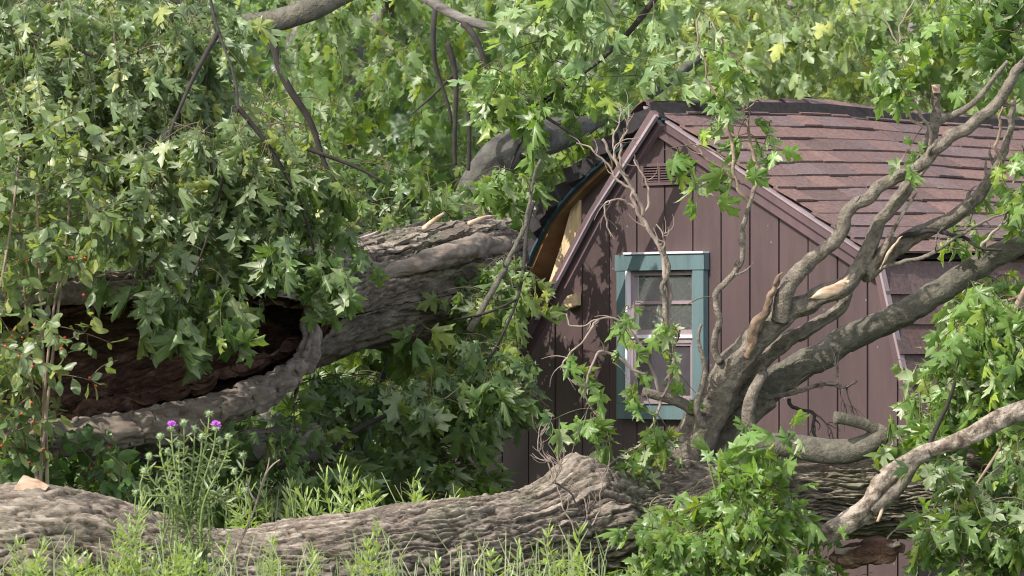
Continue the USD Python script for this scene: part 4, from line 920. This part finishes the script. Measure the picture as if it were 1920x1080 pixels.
bough('bright maple bough with pale sunlit leaves hanging over the shed peak', [
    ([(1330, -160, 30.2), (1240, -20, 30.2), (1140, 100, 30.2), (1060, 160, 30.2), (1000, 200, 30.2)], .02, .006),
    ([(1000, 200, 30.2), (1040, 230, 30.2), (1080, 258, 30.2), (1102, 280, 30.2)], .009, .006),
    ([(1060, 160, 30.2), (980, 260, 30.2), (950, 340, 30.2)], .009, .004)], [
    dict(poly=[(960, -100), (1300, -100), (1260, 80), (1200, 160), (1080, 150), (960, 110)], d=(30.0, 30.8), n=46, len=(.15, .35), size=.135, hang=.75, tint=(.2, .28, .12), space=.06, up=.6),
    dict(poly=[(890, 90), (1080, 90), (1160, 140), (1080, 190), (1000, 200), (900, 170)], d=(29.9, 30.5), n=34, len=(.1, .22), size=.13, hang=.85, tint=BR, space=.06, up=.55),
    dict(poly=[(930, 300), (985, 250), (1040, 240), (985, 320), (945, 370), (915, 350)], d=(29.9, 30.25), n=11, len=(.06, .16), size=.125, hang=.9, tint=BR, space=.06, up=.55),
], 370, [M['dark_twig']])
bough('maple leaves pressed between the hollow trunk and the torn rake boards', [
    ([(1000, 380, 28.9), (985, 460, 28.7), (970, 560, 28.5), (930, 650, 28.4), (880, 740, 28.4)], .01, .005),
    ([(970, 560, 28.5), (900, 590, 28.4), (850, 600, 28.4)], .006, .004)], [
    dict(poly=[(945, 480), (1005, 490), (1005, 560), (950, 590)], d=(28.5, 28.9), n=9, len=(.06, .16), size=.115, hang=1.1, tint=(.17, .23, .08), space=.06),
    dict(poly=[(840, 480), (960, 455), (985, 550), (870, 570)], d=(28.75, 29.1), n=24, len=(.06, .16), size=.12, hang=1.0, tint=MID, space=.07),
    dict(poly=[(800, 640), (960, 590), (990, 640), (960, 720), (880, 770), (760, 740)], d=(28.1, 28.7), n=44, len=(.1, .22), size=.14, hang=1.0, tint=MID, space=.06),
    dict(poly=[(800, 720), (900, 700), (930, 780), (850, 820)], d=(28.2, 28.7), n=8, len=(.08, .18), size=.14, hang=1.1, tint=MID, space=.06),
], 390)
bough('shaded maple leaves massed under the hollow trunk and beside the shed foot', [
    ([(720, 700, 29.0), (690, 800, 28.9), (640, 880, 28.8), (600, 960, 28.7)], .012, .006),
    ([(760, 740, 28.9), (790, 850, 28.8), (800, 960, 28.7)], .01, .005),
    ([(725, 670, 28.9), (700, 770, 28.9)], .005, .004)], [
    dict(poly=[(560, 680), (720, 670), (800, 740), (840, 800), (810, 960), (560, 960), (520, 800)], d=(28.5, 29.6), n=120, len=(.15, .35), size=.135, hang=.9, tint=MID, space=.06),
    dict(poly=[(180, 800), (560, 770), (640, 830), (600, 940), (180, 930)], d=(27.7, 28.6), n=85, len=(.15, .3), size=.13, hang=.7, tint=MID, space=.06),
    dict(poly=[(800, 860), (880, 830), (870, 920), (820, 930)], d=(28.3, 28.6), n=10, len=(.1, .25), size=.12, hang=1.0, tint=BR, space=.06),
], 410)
bough('thick clump of sunlit maple shoots in front of the limb fork', [
    ([(1380, 1120, 26.7), (1370, 1020, 26.6), (1345, 930, 26.55), (1330, 870, 26.5)], .012, .004),
    ([(1380, 1120, 26.7), (1450, 1000, 26.6), (1480, 900, 26.55)], .01, .004),
    ([(1380, 1120, 26.7), (1280, 1020, 26.6), (1220, 960, 26.55)], .01, .004)], [
    dict(poly=[(1190, 960), (1290, 890), (1330, 870), (1480, 890), (1510, 960), (1560, 1090), (1170, 1090)], d=(26.3, 27.0), n=120, len=(.1, .25), size=.115, hang=.75, tint=BR, space=.05, up=.5),
    dict(poly=[(1350, 900), (1410, 850), (1480, 870), (1490, 960), (1380, 960)], d=(26.3, 26.8), n=14, len=(.12, .2), size=.115, hang=.1, rise=.8, tint=BR, space=.05),
], 430, [M['green_stem']], name='maple_sprout_clump', cat='maple shoots')
bough('tall mass of green maple leaves along the right edge before the shed corner', [
    ([(2050, 300, 27.5), (1960, 480, 27.4), (1880, 620, 27.3), (1820, 760, 27.2), (1800, 900, 27.1)], .02, .006),
    ([(1880, 620, 27.3), (1790, 640, 27.3), (1730, 700, 27.3)], .008, .004),
    ([(1960, 480, 27.4), (1900, 560, 27.4), (1840, 560, 27.4)], .008, .004),
    ([(1900, 780, 27.0), (1850, 880, 26.95), (1800, 960, 26.9), (1780, 1040, 26.9)], .008, .004)], [
    dict(poly=[(1790, 570), (1850, 500), (1960, 470), (1960, 740), (1780, 760), (1720, 770), (1760, 660)], d=(26.95, 27.7), n=110, len=(.12, .3), size=.12, hang=1.1, tint=BR, space=.055),
    dict(poly=[(1680, 760), (1760, 740), (1780, 800), (1690, 820)], d=(26.9, 27.2), n=10, len=(.08, .2), size=.13, hang=1.1, tint=BR, space=.055),
    dict(poly=[(1770, 850), (1900, 800), (1960, 900), (1960, 1000), (1900, 990), (1740, 960)], d=(26.5, 27.0), n=42, len=(.12, .3), size=.12, hang=1.1, tint=MID, space=.06),
    dict(poly=[(1740, 960), (1860, 940), (1900, 1090), (1730, 1090)], d=(26.5, 27.0), n=30, len=(.1, .3), size=.115, hang=1.1, tint=BR, space=.06),
    dict(poly=[(1790, 470), (1860, 490), (1850, 560), (1790, 540)], d=(27.9, 28.2), n=5, len=(.1, .2), size=.11, hang=1.0, tint=BR, space=.06),
], 450, [M['twig']])
bough('small maple bough in the top right corner with deep green leaves', [
    ([(2050, -120, 28.0), (1960, 0, 28.0), (1900, 60, 28.0)], .02, .006)], [
    dict(poly=[(1830, -60), (1960, -60), (1960, 110), (1880, 100)], d=(27.8, 28.3), n=18, len=(.12, .3), size=.14, hang=1.1, tint=(.1, .165, .045), space=.06),
    dict(poly=[(1770, -60), (1850, -60), (1840, 60), (1790, 40)], d=(27.8, 28.3), n=8, len=(.12, .3), size=.13, hang=1.1, tint=BR, space=.06),
], 470, [M['twig']])

# ------------------------------------------------------------------ berry shrub at the left
shrub = thing('berry_shrub', 'shrub with small oval leaves and red berries at the left edge', 'shrub', [*P(60, 1100, 26.9)[:2], 0])
sr = np.random.default_rng(77); scs = []
for k in range(9):
    x0 = sr.uniform(-120, 120); x1 = x0 + sr.uniform(-60, 170)
    y1 = sr.uniform(220, 640)
    scs.append(limb(shrub, [(x0, 1190, 26.9), (x0 * .9 + x1 * .1, 900, 26.9 + sr.uniform(-.15, .15)), (x0 * .5 + x1 * .5, 640, 26.9 + sr.uniform(-.2, .2)), (x1, y1, 26.9 + sr.uniform(-.25, .25))], .011, .004, M['twig'], name='stem', seed=500 + k, n=40, sides=8, amp=.002))
SH = (.135, .18, .07)
Ls = grow(shrub, scs, [
    dict(poly=[(-60, 230), (120, 210), (200, 330), (180, 440), (100, 500), (-60, 560)], d=(26.6, 27.5), n=135, len=(.15, .35), size=.075, hang=.25, kind='oval', tint=SH, space=.032, up=.8),
    dict(poly=[(-60, 540), (50, 550), (90, 600), (90, 700), (50, 800), (-60, 900)], d=(26.6, 27.2), n=70, len=(.15, .35), size=.075, hang=.3, kind='oval', tint=SH, space=.032, up=.8),
    dict(poly=[(130, 610), (230, 570), (240, 640), (190, 730), (120, 720)], d=(26.6, 27.0), n=6, len=(.08, .18), size=.075, hang=.25, kind='oval', tint=SH, space=.035, up=.8),
    dict(poly=[(-60, 800), (230, 830), (260, 920), (-60, 920)], d=(26.9, 27.8), n=60, len=(.1, .25), size=.085, hang=.2, kind='oval', tint=(.06, .115, .03), space=.035, up=.8),
], 510, name='leaf')
bm = []
for k in range(190):
    i = int(sr.integers(len(Ls.rows))); q = Ls.rows[i][0] + sr.normal(size=3) * [.02, .02, .02] + [0, -.03, -.015]
    x, y, d = project(q)
    if y < 480 or x > 290:
        continue
    s = trimesh.creation.icosphere(1, .0062); bm.append((np.array(s.vertices) + q, np.array(s.faces)))
part(shrub, 'berries', join(bm), M['berry'], smooth=True, kind='stuff')

# ------------------------------------------------------------------ thistle
th_r = np.random.default_rng(8)
thistle = thing('thistle', 'tall spiny thistle with two purple flower heads before the log', 'thistle', [*P(345, 1080, 25.45)[:2], 0])
heads = [((322, 800), 1), ((404, 800), 1), ((345, 788), 0), ((392, 772), 0), ((412, 822), 0), ((428, 815), 0), ((280, 852), 0), ((315, 843), 0), ((365, 800), 0), ((270, 880), 0), ((440, 880), 0), ((300, 815), 0), ((378, 815), 0), ((455, 850), 0), ((335, 830), 0), ((255, 920), 0), ((460, 915), 0)]
st = Leaves(); stems = []
for k, ((hx_, hy_), fl_) in enumerate(heads):
    d = 25.45 + th_r.uniform(-.1, .1)
    cxy = [(345 + th_r.uniform(-50, 50), 1150), (345 + (hx_ - 345) * .3 + th_r.uniform(-20, 20), 1020), (345 + (hx_ - 345) * .5, 930), (hx_ + (345 - hx_) * .1, hy_ + 50), (hx_, hy_ + 6)]
    c = limb(thistle, [(x, y, 25.45 + (d - 25.45) * min(1, i / 3)) for i, (x, y) in enumerate(cxy)], .006, .003, M['green_stem'], name='stem', seed=600 + k, n=30, sides=7, amp=.001)
    tp = unit(np.gradient(c, axis=0))
    for i in range(80):
        x = th_r.integers(4, 28); sd = th_r.normal(size=3); sd = unit(sd - tp[x] * (sd @ tp[x]))
        tip = unit(sd + tp[x] * .5 + th_r.normal(size=3) * .2); nor = unit(np.cross(tip, th_r.normal(size=3)))
        st.add(c[x], tip, nor, th_r.uniform(.02, .065), 'lance', int(th_r.integers(2)), np.array([.16, .2, .1]) * th_r.uniform(.7, 1.25))
    h = P(hx_, hy_, d)
    s = trimesh.creation.icosphere(2, .0125 * th_r.uniform(.6, 1.05)); v = np.array(s.vertices); v = v * (1 + .22 * th_r.random(len(v)))[:, None] * [1, 1, 1.15]
    pb = part(thistle, 'bud', (v + h - [0, 0, .008], np.array(s.faces)), M['bud'])
    sp = []
    for i in range(40):
        dr = unit(th_r.normal(size=3)); sp.append(tube(np.array([h - [0, 0, .008] + dr * .011, h - [0, 0, .008] + dr * .021]), [.0012, .0003], 3, cap=False))
    if fl_:
        fl2 = []
        for i in range(120):
            dr = unit(UPV * 1.1 + th_r.normal(size=3) * .55); fl2.append(tube(np.array([h + [0, 0, .004], h + dr * th_r.uniform(.018, .026)]), [.0012, .0014], 3))
        part(thistle, 'flower_head', join(fl2), M['petal'])
    part(pb, 'spines', join(sp), M['bud'], kind='stuff')
REG.append((thistle, st, M['leaf'], None))

# ------------------------------------------------------------------ goldenrod-like weeds
WEEDS = []
def weed_proto(k, seed):
    r = np.random.default_rng(seed); h = 1.0
    path = f'/World/Looks/weed_class_{k}'
    stage.CreateClassPrim(path)
    BASE[path] = np.zeros(3)
    bend = (.03, .05, .14, .22, .1)[k]; b_ = r.normal(size=2); b_ = b_ / np.hypot(*b_) * bend
    c = spline(np.array([[0, 0, 0], [b_[0] * .25, b_[1] * .25, .5], [b_[0], b_[1], 1.0]]), 24)
    part(path, 'stem', tube(c, np.linspace(.0045, .002, 24), 6), M['green_stem'], smooth=True)
    L = Leaves()
    nl = (100, 90, 56, 44, 74)[k]
    for i in range(nl):
        t = .25 + .75 * (i / (nl - 1)) ** .8; q = c[min(23, int(t * 23))]
        an = i * 2.4 + r.normal() * .3; out = np.array([math.cos(an), math.sin(an), 0])
        top = max(0, (t - .8) / .2)
        tip = unit(out * (1 - .55 * top) + UPV * (.45 + .8 * top) + r.normal(size=3) * .12); nor = unit(UPV - tip * tip[2] + r.normal(size=3) * .1)
        nor = unit(nor - tip * (nor @ tip))
        L.add(q, tip, nor, (.135 - .07 * top) * r.uniform(.55, 1.2), 'lance', int(r.integers(2)), np.array([.19, .25, .075]) * r.uniform(.75, 1.2) * (1 + .35 * top))
    if k % 2:
        for i in range(5):
            an = r.uniform(0, 6.28); e = c[15] + np.array([math.cos(an) * .08, math.sin(an) * .08, .22 + r.uniform(-.05, .08)])
            cc = spline(np.array([c[14], (c[14] + e) / 2 + [0, 0, -.02], e]), 8)
            for j in range(14):
                an2 = j * 2.4; tip = unit(np.array([math.cos(an2), math.sin(an2), .7])); nor = unit(UPV - tip * tip[2])
                L.add(cc[min(7, 2 + j // 3)], tip, nor, .05 * r.uniform(.8, 1.1), 'lance', 0, np.array([.19, .26, .075]) * r.uniform(.8, 1.2))
    g = [L.geometry(i) for i in range(len(L.rows))]
    part(path, 'foliage', join(g), M['leaf'], smooth=True, kind='stuff', tint=np.vstack([np.tile(L.rows[i][6], (len(g[i][0]), 1)) for i in range(len(g))]))
    WEEDS.append(path)
for k in range(5):
    weed_proto(k, 700 + k)
def weed(px, py, d, r, label, group):
    top = P(px, py, d); x, y = top[0] + r.normal() * .04, top[1]
    zg = float(ground_z(np.array(x), np.array(y)))
    path = numbered('/World', 'weed')
    o = UsdGeom.Xform.Define(stage, path); h = top[2] - zg
    o.AddTranslateOp().Set(Gf.Vec3d(float(x), float(y), zg)); o.AddRotateXYZOp().Set(Gf.Vec3f(float(r.normal() * 8), float(r.normal() * 8), float(r.uniform(0, 360)))); o.AddScaleOp().Set(Gf.Vec3f(float((.5 + .4 * h) * r.uniform(.7, 1.25)), float((.5 + .4 * h) * r.uniform(.7, 1.25)), float(h)))
    o.GetPrim().GetReferences().AddInternalReference(WEEDS[int(r.integers(5))]); o.GetPrim().SetInstanceable(True)
    tag(o.GetPrim(), label, 'weed', group)
wr = np.random.default_rng(90)
front = [(88, 1005), (130, 1040), (200, 925), (172, 1000), (345, 1000), (255, 985), (300, 1010), (325, 960), (395, 1015), (365, 1040), (20, 1060), (60, 1050), (455, 1020), (470, 1050), (510, 1010), (540, 1040), (575, 1050), (620, 990), (655, 1030), (690, 975), (735, 1010), (780, 1050), (815, 1045), (220, 1050), (150, 1065), (420, 1065), (270, 1045), (600, 1065), (700, 1060)] + [(40 + 27 * k + (k * 37) % 19, 1020 + (k * 53) % 50) for k in range(12)]
for q in front:
    if q[1] < 930:
        lab, grp = 'tallest narrow leaved weed before the trunk, left of the thistle', None
    elif q[0] < 240:
        lab, grp = 'yellow green narrow leaved weed before the left end of the trunk, left of the thistle', 'weeds left of the thistle'
    elif q[0] < 440:
        lab, grp = 'narrow leaved weed crowding the foot of the thistle before the trunk', 'weeds at the foot of the thistle'
    elif q[1] < 980:
        lab, grp = 'tall lone weed before the trunk between the forked twig and the burl', None
    else:
        lab, grp = 'short narrow leaved weed before the trunk, between the forked twig and the burl', 'weeds right of the forked twig'
    weed(q[0], q[1], wr.uniform(24.9, 25.4), wr, lab, grp)
for q in [(985, 1030), (1015, 1010), (1035, 995), (1060, 1025), (1088, 990), (1110, 1020), (1135, 1035), (1000, 1060), (1045, 1055), (1080, 1050), (1120, 1062), (960, 1060)]:
    weed(q[0], q[1], wr.uniform(25.6, 26.1), wr, 'bright weed of the dense tuft before the burl of the trunk', 'weeds before the burl')
for q in [(530, 915), (560, 890), (545, 930), (605, 925), (585, 945), (650, 905), (676, 880), (700, 920), (790, 915), (770, 925), (720, 905), (500, 930), (470, 925), (625, 940), (805, 930), (740, 935), (515, 945), (575, 900), (690, 895)]:
    weed(q[0], q[1] - 16, wr.uniform(26.85, 27.05), wr, 'slender weed growing behind the lying trunk, in front of the shaded leaves', 'weeds behind the trunk')

# ------------------------------------------------------------------ wispy grass among the weeds
gr_ = np.random.default_rng(55); gv, gf, gt = [], [], []
for k in range(380):
    back = k % 4 == 0
    x, y = gr_.uniform(-100, 1150), gr_.uniform(985, 1075)
    d = gr_.uniform(24.9, 25.7)
    if back:
        x, y, d = gr_.uniform(200, 860), gr_.uniform(880, 965), gr_.uniform(26.85, 27.3)
    top = P(x, y, d); base = np.array([top[0] + gr_.normal() * .05, top[1] + gr_.normal() * .05, 0.0])
    lean_ = gr_.normal(size=3) * [.09, .09, .0]
    cc = spline(np.array([base, (base + top) / 2 - lean_ * .3, top, top + lean_ + [0, 0, -.03 * gr_.random()]]), 7)
    wv = unit(np.array([1, gr_.normal() * .6, 0])) * gr_.uniform(.0016, .0034)
    wd_ = np.array([1, 1, 1, .9, .8, .5, .05])[:, None]
    v = np.vstack([cc - wv * wd_, cc + wv * wd_]); f = []
    for i in range(6):
        f += [[i, i + 1, i + 8], [i, i + 8, i + 7]]
    gv.append((v, np.array(f)))
    tc = np.array([.33, .29, .17]) if gr_.random() < .16 else np.array([.16, .21, .075])
    gt.append(np.tile(tc * gr_.uniform(.7, 1.25), (14, 1)))
part('/World', 'grass', join(gv), M['leaf'], smooth=True, kind='stuff', tint=np.vstack(gt))
tag(stage.GetPrimAtPath('/World/grass'), 'thin wispy grass blades among the weeds around the lying trunk', 'grass')

# ------------------------------------------------------------------ trees behind
def back_tree(label, trunk, limbs, regions, seed, name='background_maple', fol='leaf'):
    base = path3(trunk)[0]
    t = thing(name, label, 'tree', [base[0], base[1], 0])
    cs = [limb(t, trunk, 0, 0, M['grey_bark'], radii=[q[3] for q in trunk], name='trunk', seed=seed, n=120, sides=40, amp=.03, ft=20)]
    for k, (pts, a, b) in enumerate(limbs):
        cs.append(limb(t, pts, a, b, M['dark_twig'] if a < .05 else M['grey_bark'], name='limb', seed=seed + 1 + k, n=12 * len(pts), sides=12, amp=.006))
    grow(t, cs, regions, seed, leafmat=M['far_leaf'], name=fol)
    return t
back_tree('green maple with drooping leaves and bare dark hanging stems behind the hollow trunk', [(520, 1250, 35, .3), (560, 700, 35, .26), (600, 200, 35, .22), (640, -500, 35, .18)], [
    ([(600, 40, 35), (700, -60, 33), (790, -10, 32.1), (880, 40, 32), (965, 55, 32), (1040, 60, 32)], .06, .02),
    ([(815, 22, 32.0), (812, 60, 31.9), (818, 130, 31.9), (838, 190, 31.9), (845, 230, 31.9)], .016, .008),
    ([(838, 80, 31.9), (852, 130, 31.9), (854, 220, 31.9), (854, 310, 31.9)], .016, .009),
    ([(879, 205, 31.9), (880, 260, 31.9), (878, 320, 31.9)], .013, .009),
    ([(850, 140, 31.9), (810, 180, 31.9), (770, 215, 31.9)], .009, .004),
    ([(870, 45, 32), (900, 90, 31.9), (912, 130, 31.9)], .02, .01),
    ([(600, 200, 35), (700, 330, 34), (760, 400, 33.8)], .03, .012)], [
    dict(poly=[(560, -100), (1000, -100), (980, 60), (930, 160), (800, 140), (730, 130), (660, 200), (560, 200)], d=(32.5, 36), n=150, len=(.2, .5), size=.11, hang=1.2, tint=(.11, .17, .05), space=.06, kind='low'),
    dict(poly=[(560, 180), (660, 150), (690, 330), (770, 300), (780, 130), (930, 150), (960, 420), (700, 440), (600, 440)], d=(32.5, 36), n=150, len=(.2, .5), size=.11, hang=1.2, tint=(.1, .16, .045), space=.06, kind='low'),
    dict(poly=[(-50, 100), (560, 60), (600, 500), (300, 560), (-50, 560)], d=(30.5, 34), n=290, len=(.25, .55), size=.1, hang=1.5, tint=PALE, space=.06, kind='low'),
    dict(poly=[(960, 60), (1150, 150), (1230, 200), (1130, 330), (960, 420)], d=(33.5, 36), n=75, len=(.2, .5), size=.11, hang=1.1, tint=(.12, .18, .05), space=.06, kind='low'),
    dict(poly=[(200, 560), (1000, 440), (980, 900), (560, 950), (200, 900)], d=(33, 35.5), n=150, len=(.25, .55), size=.12, hang=1.0, tint=MID, space=.06, kind='low'),
], 800)
back_tree('sunny pale leaved maple with a dark leaning trunk behind the shed roof', [(1660, 1300, 37, .4), (1690, 500, 37, .36), (1750, 180, 37, .3), (1800, 40, 37, .27), (1850, -120, 37, .24), (1950, -500, 37, .2)], [
    ([(1750, 180, 37), (1640, 150, 36.5), (1530, 145, 36), (1480, 145, 36)], .06, .04),
    ([(1800, 40, 37), (1650, -20, 36), (1500, 0, 35.5), (1400, 60, 35.5), (1300, 110, 35.5)], .06, .015),
    ([(1420, 0, 35), (1390, 50, 34.8), (1350, 85, 34.8)], .02, .01),
    ([(1690, 500, 37), (1500, 300, 36.5), (1300, 220, 36), (1200, 190, 35.8)], .06, .02)], [
    dict(poly=[(1220, -100), (1500, -100), (1650, -60), (1640, 120), (1480, 150), (1420, 200), (1240, 190)], d=(33.5, 36), n=190, len=(.2, .5), size=.11, hang=1.1, tint=(.2, .26, .11), space=.055, kind='low', up=.5),
    dict(poly=[(1480, 170), (1800, 120), (1960, 80), (1960, 260), (1480, 230)], d=(34, 37), n=140, len=(.2, .5), size=.11, hang=1.1, tint=(.21, .27, .11), space=.055, kind='low', up=.5),
    dict(poly=[(1640, -80), (1960, -80), (1960, 100), (1850, 110), (1640, 90)], d=(34, 36.6), n=90, len=(.2, .5), size=.12, hang=1.1, tint=(.15, .22, .07), space=.055, kind='low', up=.5),
    dict(poly=[(1080, 160), (1240, 170), (1260, 240), (1120, 260)], d=(33.5, 35), n=26, len=(.2, .4), size=.11, hang=1.0, tint=(.13, .2, .06), space=.055, kind='low', up=.5),
    dict(poly=[(1750, 260), (2000, 260), (2000, 560), (1750, 500)], d=(36, 37), n=60, len=(.2, .4), size=.12, hang=1.0, tint=(.13, .2, .06), space=.055, kind='low'),
], 830)
bent_t = thing('bent_grey_trunk', 'bent grey tree trunk arching behind the hollow trunk left of the shed', 'tree trunk', [*P(860, 1150, 32.2)[:2], 0])
limb(bent_t, [(830, 1260, 32.2), (835, 900, 32.2), (850, 600, 32.2), (880, 430, 32.2), (905, 340, 32.2), (945, 290, 32.2), (1010, 262, 32.4), (1120, 220, 32.8), (1230, 165, 33.2), (1330, 90, 33.6)], 0, 0, M['dark_bark'], radii=[.2, .18, .15, .13, .11, .105, .09, .05, .035, .02], name='trunk', seed=860, n=120, sides=36, amp=.025, ft=26)
limb(bent_t, [(960, 300, 32.2), (990, 285, 32.1), (1010, 262, 32.0)], .02, .012, M['dark_twig'], name='limb', seed=862, n=20, sides=10, amp=.004)

# ------------------------------------------------------------------ far wood
fr_ = np.random.default_rng(99)
wood = Leaves(); vv, ff, tt_ = [], [], []
n_cl = 760
cl = np.c_[fr_.uniform(-500, 2420, n_cl), fr_.uniform(-700, 700, n_cl), fr_.uniform(52, 80, n_cl)]
cl = np.array([q for q in cl if not (1060 < q[0] < 1200 and q[1] < 140)])
for q in cl:
    cpos = P(*q); tb = np.array([.09, .15, .06]) * fr_.uniform(.55, 1.5)
    for i in range(34):
        o = fr_.normal(size=3) * [.75, .75, .55]
        tip = unit(-UPV * .5 + fr_.normal(size=3)); nor = fr_.normal(size=3) + SUN; nor = unit(nor - tip * (nor @ tip))
        wood.add(cpos + o, tip, nor, fr_.uniform(.16, .34), 'low', int(fr_.integers(3)), tb * fr_.uniform(.8, 1.2))
g = [wood.geometry(i) for i in range(len(wood.rows))]
wd = UsdGeom.Xform.Define(stage, '/World/far_wood')
tag(wd.GetPrim(), 'blurred dark green wood far behind everything', 'wood', None, 'stuff')
BASE['/World/far_wood'] = np.zeros(3)
part('/World/far_wood', 'foliage', join(g), M['far_leaf'], smooth=False, kind='stuff', tint=np.vstack([np.tile(wood.rows[i][6], (len(g[i][0]), 1)) for i in range(len(g))]))
for k in range(12):
    x = -300 + k * 230 + fr_.uniform(-60, 60)
    limb('/World/far_wood', [(x, 850, 76), (x + fr_.uniform(-20, 20), 300, 76), (x + fr_.uniform(-40, 40), -400, 76)], .25, .14, M['grey_bark'], name='trunk', seed=900 + k, n=20, sides=9)

flush_leaves()
